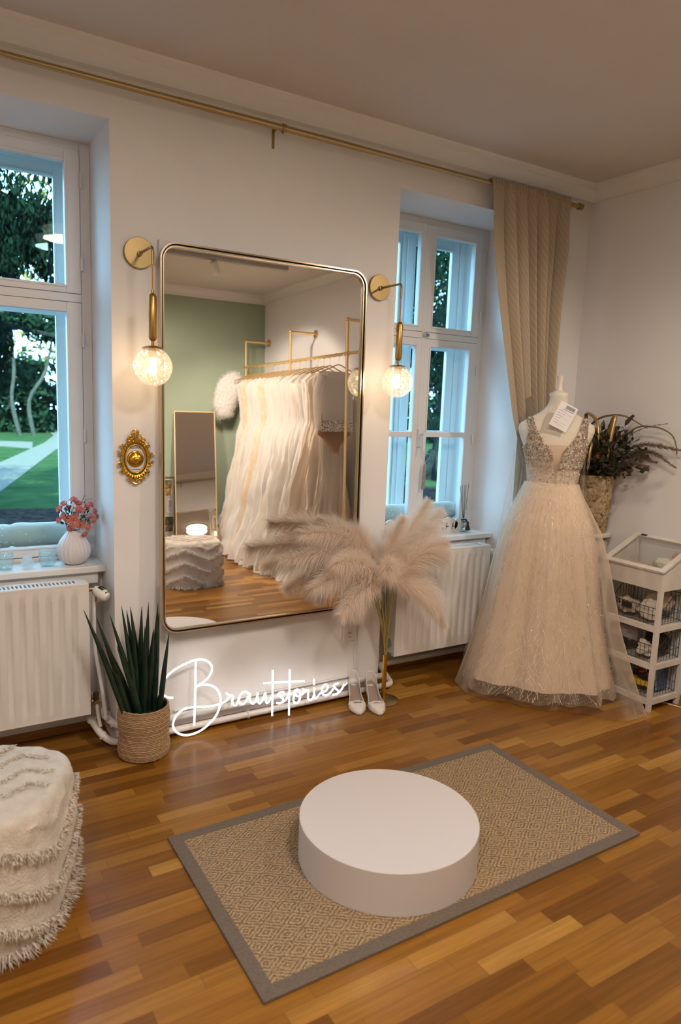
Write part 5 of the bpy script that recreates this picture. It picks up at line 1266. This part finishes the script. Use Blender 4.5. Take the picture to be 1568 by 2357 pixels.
mb = MB(); mb.add([clampE(q) for q in ((3.54,2.64,1.54),(3.53,2.61,1.555),(3.54,2.58,1.60),(3.55,2.60,1.61),(3.54,2.64,1.57))], [(0,1,2,3,4)]); mb.build('dark_petal', mat('plum_leaf', (.07,.035,.03), .7), db, smooth=False, solid=.002)
# ============================================================ THE DISPLAY CART
M['cartw'] = vary(mat('limewashed_wood', rough=.7), (.58,.52,.45), (.70,.65,.58), 10, 5, .15, 40, stretch=(1,1,.3))
X0, X1, Y0, Y1 = 3.378, 3.655, 2.192, 2.566
ca = thing('display_cart', (3.52,2.38,0), 'limewashed wooden display stand with sloping glass lid against the right wall', 'display stand')
lw = .024
for x, y in ((X0,Y0),(X1-lw,Y0),(X0,Y1-lw),(X1-lw,Y1-lw)):
    MB().box(x, x+lw, y, y+lw, 0, .775 if x == X0 else .885).build('leg', M['cartw'], ca, smooth=False, bevel=.0015)
for z in (.07, .27, .48):
    MB().box(X0+.004, X0+.018, Y0+lw, Y1-lw, z-.032, z).box(X0+lw, X1-lw, Y0+.004, Y0+.018, z-.032, z).box(X0+lw, X1-lw, Y1-.018, Y1-.004, z-.032, z).box(X0+.018, X1-.006, Y0+.018, Y1-.018, z-.018, z-.008).build('shelf', M['cartw'], ca, smooth=False, bevel=.001)
MB().box(X0+.002, X0+.012, Y0+lw, Y1-lw, .678, .775).build('front_panel', M['cartw'], ca, smooth=False)
for y, nm in ((Y0+.002,'side_panel'),(Y1-.012,'side_panel')):
    q = [(X0+lw,.678),(X1-lw,.678),(X1-lw,.885),(X0+lw,.785)]
    MB().prism(q, y, y+.010).build(nm, M['cartw'], ca, smooth=False)
MB().box(X0+.012, X1-.004, Y0+.012, Y1-.012, .678, .684).build('tray_floor', M['cartw'], ca, smooth=False)
lid = Matrix.Translation((X0-.010, 0, .778)) @ Matrix.Rotation(-math.atan2(.130,.285), 4, 'Y')
l_ = MB(); LL = .320
l_.box(0,.030,Y0-.008,Y1+.008,0,.014); l_.box(LL-.030,LL,Y0-.008,Y1+.008,0,.014); l_.box(.030,LL-.030,Y0-.008,Y0+.024,0,.014); l_.box(.030,LL-.030,Y1-.024,Y1+.008,0,.014)
l_.xf(lid); l_.v = [(min(x,EX-.003),y,z) for x,y,z in l_.v]; lf_ = l_.build('lid_frame', M['cartw'], ca, smooth=False, bevel=.0015)
MB().box(.030,LL-.030,Y0+.024,Y1-.024,.005,.008).xf(lid).build('lid_glass', M['clear'], lf_, smooth=False)
hb = MB(); hb.box(LL-.026,LL-.012,Y1-.075,Y1-.040,.014,.018).xf(lid); hb.build('hinge', M['black'], lf_, smooth=False)
def wirebasket(z, label):
    t = thing('wire_basket', (3.52,2.38,z), label, 'basket', None)
    a0, a1, b0, b1 = X0+.026, X1-.02, Y0+.028, Y1-.03; zf, zb = z+.095, z+.155
    w = MB(); r = .0014
    def hgt(x): return zf if x < a0+.06 else min(zb, zf+(x-a0-.06)*.9)
    for zz, k in ((z+.003,0),(z+.055,0)):
        w.tube([(a0,b0,zz),(a1,b0,zz),(a1,b1,zz),(a0,b1,zz)], r, 5, closed=True)
    w.tube([(a0-.004,b0-.004,zf),(a0+.06,b0-.004,zf),(a0+.125,b0-.004,zb),(a1,b0-.004,zb),(a1,b1+.004,zb),(a0+.125,b1+.004,zb),(a0+.06,b1+.004,zf),(a0-.004,b1+.004,zf)], r*1.5, 6, closed=True)
    n = 12
    for i in range(n+1):
        y = b0+(b1-b0)*i/n; w.tube([(a0-.004,y,zf),(a0,y,z+.003),(a1,y,z+.003),(a1,y,zb)], r, 4)
    for i in range(1, 9):
        x = a0+(a1-a0)*i/9
        for y in (b0, b1): w.tube([(x,y,z+.003),(x,y,hgt(x))], r, 4)
    w.build('wire_mesh', M['black'], t, smooth=False)
    MB().box(a0-.008,a0-.005,(b0+b1)/2-.002,(b0+b1)/2+.062,z+.060,z+.092).build('label_plate', M['black'], t, smooth=False, bevel=.001)
    return t
wirebasket(.480, 'black wire basket of white cloth bags, topmost in the display stand')
wirebasket(.270, 'black wire basket with tulle on the middle shelf of the display stand')
wirebasket(.070, 'black wire basket of toy trucks, lowest in the display stand')
def bundle(name, c, s, m, label, cat, seed, group=None, crump=.35, freq=16):
    mb = MB(); mb.sphere((0,0,0), 1, 28, 18); vs = []
    for p in mb.v:
        v = Vector(p); v = Vector((max(-.8,min(.8,v.x)), max(-.8,min(.8,v.y)), max(-.75,min(.9,v.z)))); k = 1+crump*noise.noise(Vector((v.x*1.7+seed, v.y*1.7, v.z*1.7)))+.14*noise.turbulence(Vector((v.x*3+seed,v.y*3,v.z*3)), 2, False)
        vs.append((c[0]+v.x*s[0]*k, c[1]+v.y*s[1]*k, max(c[2]-s[2]*.78, c[2]+v.z*s[2]*k)))
    mb.v = vs; o = mb.build(name, m, flat_angle=25); return tag(o, label, cat, group)
M['linen'] = cloth('white_linen', (.74,.66,.56), .15); M['linen2'] = cloth('cream_linen', (.66,.55,.44), .15)
bundle('cloth_bag', (3.46,2.30,.545), (.050,.055,.060), M['linen'], 'large white cloth bag at the near end of the top wire basket', 'bag', 1)
bundle('cloth_bag', (3.47,2.44,.530), (.050,.060,.045), M['linen2'], 'crumpled cream cloth bag at the far end of the top wire basket', 'bag', 4, crump=.6)
bundle('folded_cloth', (3.57,2.33,.575), (.050,.085,.060), M['linen2'], 'pale folded cloth lying at the back of the top wire basket', 'cloth', 7)
bundle('tulle_veil', (3.46,2.45,.375), (.055,.080,.050), sheer('grey_tulle', (.55,.47,.44), .5), 'folded pinkish grey tulle spilling over the middle wire basket', 'veil', 11, crump=.7)
bundle('cloth_bag', (3.45,2.30,.325), (.045,.045,.042), M['linen'], 'knotted white cloth bag in the middle wire basket', 'bag', 15, crump=.7)
bundle('dark_pouch', (3.55,2.30,.350), (.060,.070,.060), mat('dark_pouch_cloth', (.018,.018,.014), .8), 'black pouch in the middle wire basket behind the knotted bag', 'pouch', 19)
bundle('rolled_cloth', (3.555,2.44,.745), (.045,.045,.030), mat('peach_cloth', (.62,.42,.28), .8), 'peach rolled cloth under the glass lid, far end', 'cloth', 23, crump=.15)
bundle('rolled_cloth', (3.57,2.33,.775), (.055,.055,.050), mat('pale_cream_cloth', (.66,.62,.50), .8), 'pale cream rolled cloth under the glass lid', 'cloth', 27, crump=.2)
bundle('rolled_cloth', (3.61,2.255,.825), (.030,.045,.034), mat('rose_cloth', (.45,.22,.16), .8), 'rose coloured cloth under the glass lid beside the pale cream roll', 'cloth', 31, crump=.3)
def truck(c, ang, body, cabm, label, L_=.10):
    t = thing('toy_truck', c, label, 'toy', None); mt = Matrix.Translation(c) @ Matrix.Rotation(ang[0],4,'Z') @ Matrix.Rotation(ang[1],4,'X') @ Matrix.Rotation(ang[2],4,'Y')
    def B(nm, m, *bx, bev=.002):
        mb = MB()
        for b in bx: mb.box(*b)
        mb.xf(mt).build(nm, m, t, smooth=False, bevel=bev)
    B('chassis', M['black'], (-L_/2,L_/2,-.016,.016,.010,.018)); B('cab', cabm, (L_/2-.034,L_/2,-.020,.020,.018,.056))
    B('windscreen', mat('toy_glass', (.25,.3,.32), .2), (L_/2-.002,L_/2+.001,-.016,.016,.036,.050), bev=.0005)
    B('load_bed', body, (-L_/2,L_/2-.037,-.021,.021,.018,.050)); B('stripe', mat('toy_stripe', (.85,.70,.20), .4), (-L_/2+.001,L_/2-.038,-.0218,.0218,.028,.033), bev=.0004)
    for x in (-L_*.32, L_*.30):
        for y in (-.020, .020):
            mb = MB(); mb.cyl((x,y-.006,.0125),(x,y+.006,.0125),.0125,n=20); mb.cyl((x,y-.007,.0125),(x,y+.007,.0125),.005,n=10); mb.xf(mt).build('wheel', M['black'], t)
tyel = mat('toy_yellow', (.72,.42,.02), .4); tred = mat('toy_red', (.55,.015,.012), .35)
truck((3.455,2.315,.090), (pi/2+.2,0,0), tyel, tyel, 'yellow toy truck standing at the bottom of the lowest wire basket', .11)
truck((3.450,2.325,.155), (pi/2-.1,pi*.5,0), tred, tred, 'red toy fire truck lying on its side on top of the yellow truck', .10)
truck((3.455,2.455,.120), (pi/2+.3,.9,0), tyel, tyel, 'yellow toy truck tilted at the far end of the lowest wire basket', .09)
def book(x, y, ang, m, label, h=.12):
    t = thing('picture_book', (x,y,.073), label, 'book', None); mt = Matrix.Translation((x,y,.075)) @ Matrix.Rotation(ang,4,'Z') @ Matrix.Rotation(.12,4,'Y')
    MB().box(-.006,.006,-.045,.045,0,h).xf(mt).build('cover', m, t, smooth=False, bevel=.001); MB().box(-.0045,.0045,-.0435,.0458,.003,h-.003).xf(mt).build('pages', M['plastic'], t, smooth=False)
book(3.575,2.262,pi/2, mat('book_blue', (.08,.14,.25), .5), 'blue picture book standing nearest in the lowest wire basket'); book(3.570,2.285,pi/2, mat('book_grey', (.25,.24,.27), .5), 'grey picture book standing second in the lowest wire basket', .11); book(3.560,2.31,pi/2, mat('book_navy', (.03,.04,.09), .5), 'navy picture book standing third in the lowest wire basket', .115)
MB_ = MB().tube(bez([(3.45,2.60,.004),(3.50,2.45,.004),(3.56,2.30,.004),(3.60,2.17,.004),(3.64,2.05,.004)],6), .003, 8).build('power_cable', M['plastic']); tag(MB_, 'white cable lying on the floor under the display stand', 'cable')

# ============================================================ WHAT THE MIRROR SHOWS: THE GOWN RAIL
rk = thing('gown_rail', (3.37,-.36,2.12), 'gold pipe clothes rail fixed to the right wall, reflected in the mirror', 'clothes rail')
BX, BZ, EZ = 3.37, 2.125, 2.42; PY = (-1.475, -.36, .74)
MB().cyl((BX,PY[0]-.01,BZ),(BX,PY[2]+.75,BZ),.0135).build('hanging_bar', M['rackgold'], rk)
for y in PY:
    lowz = .004
    MB().tube(rounded([(BX,y,lowz),(BX,y,EZ),(EX-.012,y,EZ)],.012), .0135, 12).build('upright', M['rackgold'], rk)
    MB().cyl((EX-.012,y,EZ),(EX,y,EZ),.042,n=24).build('wall_flange', M['rackgold'], rk)
    MB().sphere((BX,y,EZ),.021,14,10).cyl((BX,y,BZ-.03),(BX,y,BZ+.03),.0185).cyl((BX,y-.03,BZ),(BX,y+.03,BZ),.0185).build('pipe_fitting', M['rackgold'], rk)
MB().tube([(BX+.0125*cos(i*.9),PY[0]+.03+i*.0135,BZ+.0145*sin(i*.9)) for i in range(160)], .0042, 6).build('gold_garland', M['rackgold'], rk)
G1 = cloth('gown_ivory', (.84,.77,.67), .35, (.90,.85,.77), 5, (1,4,1)); G2 = cloth('gown_white', (.86,.82,.77), .35); G3 = cloth('gown_gold_lace', (.84,.76,.64), .3, (.84,.66,.44), 14, (1,1,.9)); G4 = cloth('gown_champagne', (.76,.64,.50), .3)
FURM = mat('white_fur', (.82,.78,.73), .95)
def hanger(y, par_label, tilt=0.0):
    t = thing('clothes_hanger', (BX,y,2.05), par_label, 'hanger', 'hangers on the gold rail')
    w = MB(); hk = [(BX+.016*cos(a), y, BZ+.004+.016*sin(a)) for a in [R(-40+25*i) for i in range(9)]]
    w.tube([(BX,y,2.03),(BX,y,2.09)]+[(BX+.014*sin(R(18*i)), y, 2.105+.018*(1-cos(R(18*i)))) for i in range(1,10)], .0018, 5)
    w.build('hook', M['rackgold'], t); MB().tube(bez([(BX-.20,y,1.955),(BX-.08,y,2.005),(BX,y,2.035),(BX+.08,y,2.005),(BX+.20,y,1.955)],4), .006, 7).build('bar', M['rackgold'], t); return t
def gown(y, m, zh, top=1.99, wsh=.17, whem=.34, thk=.065, seed=0, flare=.16, label='', kind='gown', dx=0.0, mesh2=None):
    t = thing('hanging_gown' if kind == 'gown' else kind, (BX,y,top), label, 'wedding gown' if kind == 'gown' else 'garment', 'gowns on the gold rail' if kind == 'gown' else None)
    nth, nz = 88, 44; vs = []
    for i in range(nz+1):
        f = i/nz; z = top+(zh-top)*f; H_ = top-zh
        d = top-z
        w_ = wsh*min(1, .45+d/.08*.55) if d < .08 else interp([(0,wsh),(.12,wsh*.92),(.35,.125),(.46,.115),(.60,.16),(.9,.205),(1.4,.27),(2.0,whem)], d)
        b_ = interp([(0,.02),(.15,thk),(.45,thk*.75),(.7,thk*1.2),(1.3,thk*1.6),(2.0,thk*1.4+flare*.4)], d)
        fo = min(1, max(0,(d-.4)/.7))
        for j in range(nth):
            a = 2*pi*j/nth; k = 1+.20*fo*sin(a*7+seed+noise.noise(Vector((cos(a),sin(a),seed)))*3)+.07*fo*sin(a*19+seed*2+z*2)+.16*noise.noise(Vector((cos(a)*2,sin(a)*2,z*3+seed)))+.05*noise.noise(Vector((cos(a)*6,sin(a)*6,z*12+seed)))
            x = BX+dx*min(1,d)+w_*cos(a)*k*(1 if cos(a) < 0 else .8); yy = y+b_*sin(a)*k
            x = min(x, EX-.01); zz = z+(.03*sin(a*5+seed)*(f > .93)); zz = max(.006, zz)
            vs.append((x, yy, zz))
    mb = MB(); mb.add(vs, [(i*nth+j, (i+1)*nth+j, (i+1)*nth+(j+1)%nth, i*nth+(j+1)%nth) for i in range(nz) for j in range(nth)]+[tuple(range(nth))])
    mb.build('skirt_and_bodice', m, t)
    return t
ys = [-1.36,-1.25,-1.12,-1.00,-.88,-.76,-.64,-.52,-.40,-.28,-.16,-.04,.08,.20,.32,.43]
spec = [(G2,.30,'plain white'),(G3,.06,'gold-embroidered ivory'),(G1,.10,'ivory tulle'),(G2,.04,'white tulle'),(G1,.06,'full ivory'),(G3,.12,'gold-lace'),(G2,.03,'white layered'),(G1,.05,'soft ivory'),(G2,.03,'white pleated'),(G1,.05,'ivory draped'),(G2,.03,'white flared'),(G1,.04,'creamy tulle'),(G2,.05,'white trained'),(G1,.30,'straight ivory'),(G4,.56,'straight champagne'),(G4,.58,'cream column')]
ords = ['first','second','third','fourth','fifth','sixth','seventh','eighth','ninth','tenth','eleventh','twelfth','thirteenth','fourteenth','fifteenth','sixteenth']
for i, y in enumerate(ys):
    m, zh, nm = spec[i]; straight = zh > .4
    gown(y, m, zh, 1.985-.01*(i % 3), .17+.01*(i % 2), .20 if straight else .42+.06*sin(i*2.3), .060+.012*sin(i*3.1), i*1.7, .05 if straight else .24, nm+' gown, '+ords[i]+' on the gold rail from its far end by the green wall', dx=-.02*(i%3))
    hanger(y+.012, 'gold wire hanger of the '+ords[i]+' gown from the green wall')
# ruffled tulle at the feet of the gowns
for i, (y, x, m) in enumerate(((-.95,3.16,G2),(-.55,3.12,G2),(-.12,3.10,G1),(.28,3.13,G2))):
    mb = MB(); vs = []; nth = 120
    for k in range(7):
        f = k/6
        for j in range(nth):
            a = 2*pi*j/nth; r_ = (.05+.19*f)*(1+.16*sin(a*13+i+f)+.06*sin(a*31)); vs.append((min(EX-.02, x+.06+r_*cos(a)*1.0), y+r_*sin(a)*.9, max(.004, .20*(1-f)**.8+.02*sin(a*15+i)*f)))
    mb.add(vs, [(k*nth+j, (k+1)*nth+j, (k+1)*nth+(j+1)%nth, k*nth+(j+1)%nth) for k in range(6) for j in range(nth)]+[tuple(range(nth))])
    o = mb.build('tulle_train', m); tag(o, ['ruffled tulle train on the floor under the rail, farthest from the mirror','ruffled tulle train on the floor under the rail, second from the far end','creamy ruffled tulle train on the floor under the rail, third from the far end','ruffled tulle train on the floor under the rail, nearest the mirror'][i], 'train', 'trains on the floor under the rail')
# fluffy jacket at the far end
fj = thing('fur_jacket', (3.22,-1.47,1.9), 'fluffy white bridal jacket hanging at the far end of the gold rail', 'jacket')
mb = MB(); mb.tube(bez([(3.30,-1.46,1.98),(3.17,-1.46,1.88),(3.10,-1.47,1.70),(3.11,-1.47,1.56)],5), [.07,.10,.12,.135,.14,.145,.145,.14,.135,.13,.125,.12,.11,.10,.09,.07], 18); mb.v = [(x, -1.46+(y+1.46)*.55, z) for x, y, z in mb.v]
core = list(mb.v); fb = MB(); rnd = random.Random(3)
for k in range(9000):
    p = Vector(rnd.choice(core))+Vector((rnd.gauss(0,.012), rnd.gauss(0,.01), rnd.gauss(0,.014))); d = Vector((rnd.gauss(0,1), rnd.gauss(0,.7), rnd.gauss(-.4,.8))).normalized(); s = d.orthogonal().normalized()*.0012; fb.add([p-s,p+s,p+d*.030], [(0,1,2)])
mb.build('body', FURM, fj); fb.build('fur', FURM, fj, smooth=False)
# lace crop top over a tan slip, nearest the mirror
lt = thing('lace_top', (BX,.60,1.99), 'sheer long-sleeved lace crop top hanging nearest the mirror on the rail', 'top')
def flat_garment(mb, outline_w, y, th, seed, fold=.0):
    n = len(outline_w); vs = []
    for (z, xl, xr) in outline_w:
        for j in range(24):
            a = 2*pi*j/24; vs.append(((xl+xr)/2+(xr-xl)/2*cos(a), y+th*sin(a)*(1+fold*sin(a*6+seed)), z))
    mb.add(vs, [(i*24+j, (i+1)*24+j, (i+1)*24+(j+1)%24, i*24+(j+1)%24) for i in range(n-1) for j in range(24)])
mb = MB(); flat_garment(mb, [(1.97,BX-.12,BX+.10),(1.945,BX-.19,BX+.17),(1.90,BX-.20,BX+.18),(1.75,BX-.16,BX+.16),(1.52,BX-.165,BX+.165)], .60, .028, 1); mb.build('bodice', cloth('top_crepe', (.82,.76,.69), .35), lt)
for s in (-1, 1):
    MB().tube(bez([(BX+s*.17,.60,1.93),(BX+s*.215,.60,1.78),(BX+s*.215,.60,1.60),(BX+s*.20,.60,1.44)],4), [.045,.045,.044,.043,.042,.041,.040,.038,.036,.034,.032,.031,.030], 14).build('sleeve', sheer('lace_sleeve', (.80,.74,.66), .55), lt)
lp = mat('cutwork_lace', rough=.8); tc = N(lp,'ShaderNodeTexCoord'); vz = N(lp,'ShaderNodeTexVoronoi'); vz.feature = 'DISTANCE_TO_EDGE'; vz.inputs['Scale'].default_value = 45; L(lp, tc.outputs['Object'], vz.inputs['Vector']); rp = N(lp,'ShaderNodeValToRGB'); rp.color_ramp.elements[0].position=.10; rp.color_ramp.elements[0].color=(.80,.74,.66,1); rp.color_ramp.elements[1].position=.16; rp.color_ramp.elements[1].color=(.34,.20,.12,1); L(lp, vz.outputs['Distance'], rp.inputs[0]); L(lp, rp.outputs[0], BS(lp).inputs['Base Color'])
mb = MB(); flat_garment(mb, [(1.535,BX-.168,BX+.168),(1.48,BX-.17,BX+.17),(1.43,BX-.172,BX+.172)], .60, .032, 1); mb.build('lace_hem', lp, lt)
ts = thing('tan_bodysuit', (BX,.56,1.6), 'tan bodysuit showing below the lace crop top', 'bodysuit')
mb = MB(); flat_garment(mb, [(1.62,BX-.13,BX+.13),(1.48,BX-.18,BX+.16),(1.40,BX-.185,BX+.165),(1.36,BX-.12,BX+.11),(1.31,BX-.07,BX+.065),(1.26,BX-.045,BX+.045),(1.24,BX-.04,BX+.04)], .555, .018, 1); mb.build('body', cloth('tan_jersey', (.42,.25,.14), .1), ts)
hanger(.60, 'gold wire hanger of the lace crop top'); gown(.52, G4, .56, 1.50, .16, .19, .03, 9, .04, 'straight cream skirt hanging behind the lace crop top', kind='hanging_skirt')

# standing mirror leaning on the green wall
lm_ = thing('standing_mirror', (2.72,-1.25,0), 'slim gold framed mirror leaning on the green wall behind the pouf', 'mirror')
ln_ = Vector((-.268,.930,.248)).normalized(); lu = Vector((.930,.268,0)).normalized(); lv = ln_.cross(lu).normalized()
if lv.z < 0: lv = -lv
lo = Vector((2.546,-1.585,1.600)); LH = 1.60/lv.z; LWD = .452
def lean(u, v, o=0): return lo+lu*u-lv*(LH-v)+ln_*o
fr = MB()
for a, b, c, d in ((0,.010,.004,LH),(LWD-.010,LWD,.004,LH),(.010,LWD-.010,.004,.014),(.010,LWD-.010,LH-.010,LH)):
    fr.add([lean(a,c),lean(b,c),lean(b,d),lean(a,d),lean(a,c,.022),lean(b,c,.022),lean(b,d,.022),lean(a,d,.022)], [(0,1,2,3),(7,6,5,4),(0,4,5,1),(1,5,6,2),(2,6,7,3),(3,7,4,0)])
fr.build('frame', M['rackgold'], lm_, smooth=False)
a, b, c, d = .009, LWD-.009, .012, LH-.009
MB().add([lean(a,c,.004),lean(b,c,.004),lean(b,d,.004),lean(a,d,.004),lean(a,c,.014),lean(b,c,.014),lean(b,d,.014),lean(a,d,.014)], [(0,1,2,3),(7,6,5,4),(0,4,5,1),(1,5,6,2),(2,6,7,3),(3,7,4,0)]).build('mirror_glass', M['mirror'], lm_, smooth=False)
# pin board with photographs
pbn = thing('pin_board', (2.28,SY,.5), 'gold framed board of wedding photographs against the green wall', 'pin board')
MB().box(2.02,2.535,SY+.001,SY+.016,.06,.86).build('board', mat('board_linen', (.42,.36,.29), .9), pbn, smooth=False)
fb = MB(); frame_rect(fb, 2.01,2.545,.05,.87,.012,SY+.0005,SY+.026); fb.build('frame', M['rackgold'], pbn, smooth=False)
def photo(x, z, w_, h_, ang, cols, lab):
    t = thing('photo_print', (x,SY+.017,z), lab, 'photograph', None); mt = Matrix.Translation((x,SY+.0175,z)) @ Matrix.Rotation(ang,4,'Y')
    MB().box(-w_/2,w_/2,-.0007,.0007,-h_/2,h_/2).xf(mt).build('paper', M['plastic'], t, smooth=False)
    m = mat('photo_image', rough=.35); tc = N(m,'ShaderNodeTexCoord'); nz = N(m,'ShaderNodeTexNoise'); nz.inputs['Scale'].default_value = 13; nz.inputs['Detail'].default_value = 4; nz.inputs['Distortion'].default_value = 1.2; L(m, tc.outputs['Object'], nz.inputs['Vector']); rp = N(m,'ShaderNodeValToRGB'); e = rp.color_ramp; e.interpolation = 'EASE'
    e.elements[0].position = .32; e.elements[0].color = (*cols[0],1); e.elements[1].position = .68; e.elements[1].color = (*cols[3],1)
    for p, c in ((.46,cols[1]),(.56,cols[2])): q = e.elements.new(p); q.color = (*c,1)
    L(m, nz.outputs['Fac'], rp.inputs[0]); L(m, rp.outputs[0], BS(m).inputs['Base Color'])
    MB().box(-w_/2+.004,w_/2-.004,.0007,.0012,-h_/2+.004,h_/2-.004).xf(mt).build('image', m, t, smooth=False)
photo(2.42,.745,.20,.185,.04,((.03,.03,.02),(.16,.14,.05),(.50,.22,.08),(.72,.66,.60)),'upper wedding photograph on the pin board beside the standing mirror')
photo(2.37,.52,.10,.15,-.03,((.03,.02,.015),(.25,.09,.03),(.55,.26,.10),(.60,.5,.42)),'small orange-toned photograph in the middle of the pin board')
photo(2.50,.535,.06,.15,.05,((.16,.14,.14),(.3,.27,.27),(.36,.33,.33),(.5,.46,.45)),'grey-toned photograph beside the small orange one on the pin board')
photo(2.44,.33,.19,.18,.02,((.012,.02,.015),(.05,.06,.03),(.18,.10,.06),(.42,.42,.44)),'dark green photograph low on the pin board')

# ceiling track with spot heads, and the round ceiling lamp
tk = thing('ceiling_track', (2.2,0,2.95), 'grey lighting track on the ceiling seen in the mirror', 'lighting track')
MB().box(.9,3.15,-.055,.005,2.935,2.969).build('rail', mat('track_grey', (.42,.38,.34), .6), tk, smooth=False, bevel=.002)
def head(p, tgt, lab):
    t = thing('spot_head', (p[0],p[1],2.93), lab, 'spotlight', 'white spot heads on the ceiling')
    p = Vector(p); d = (Vector(tgt)-p).normalized(); r_ = .036
    MB().cyl((p.x,p.y,2.936),(p.x,p.y,2.90),.012).cyl((p.x,p.y,2.90),p-d*.02,.006).build('stem', M['plastic'], t)
    a = p-d*.07; b = p+d*.045
    MB().lathe([(0,0),(r_,.002),(r_,.115),(r_-.004,.115),(r_-.005,.085),(0,.085)], a, 28, tuple(d)).build('housing', M['plastic'], t)
    MB().lathe([(0,.088),(r_-.007,.088),(r_-.007,.090),(0,.090)], a, 24, tuple(d)).build('lens', M['lampglow'], t)
    return t
head((2.43,-.03,2.86), (3.2,-.5,1.3), 'white cylindrical spot head on the track, aimed at the gowns')
head((1.58,-.03,2.86), (2.5,-1.6,.9), 'added white spot head on the track, brightening the green wall')  # head added to go with the extra light on the green wall
head((3.20,.95,2.86), (2.55,2.9,.6), 'white cylindrical spot head aimed at the corner by the gown')
cl = thing('ceiling_lamp', (1.22,.62,2.93), 'round glowing opal ceiling lamp behind the viewer', 'ceiling lamp')
MB().lathe([(0,2.969),(.20,2.969),(.215,2.955),(.215,2.945),(0,2.945)], (1.22,.62,0), 48).build('base', M['plastic'], cl)
MB().lathe([(.212,2.945),(.20,2.915),(.15,2.893),(.07,2.883),(0,2.881)], (1.22,.62,0), 48).build('diffuser', M['lampglow'], cl)

fill_lamp = thing('ceiling_lamp', (-.55,.20,2.93), 'added round opal fill lamp over the unseen left half of the room', 'ceiling lamp')  # lamp body added out of view to go with the fill light
MB().lathe([(0,2.969),(.20,2.969),(.215,2.955),(.215,2.945),(0,2.945)], (-.55,.20,0), 48).build('base', M['plastic'], fill_lamp)
MB().lathe([(.212,2.945),(.20,2.915),(.15,2.893),(.07,2.883),(0,2.881)], (-.55,.20,0), 48).build('diffuser', M['lampglow'], fill_lamp)
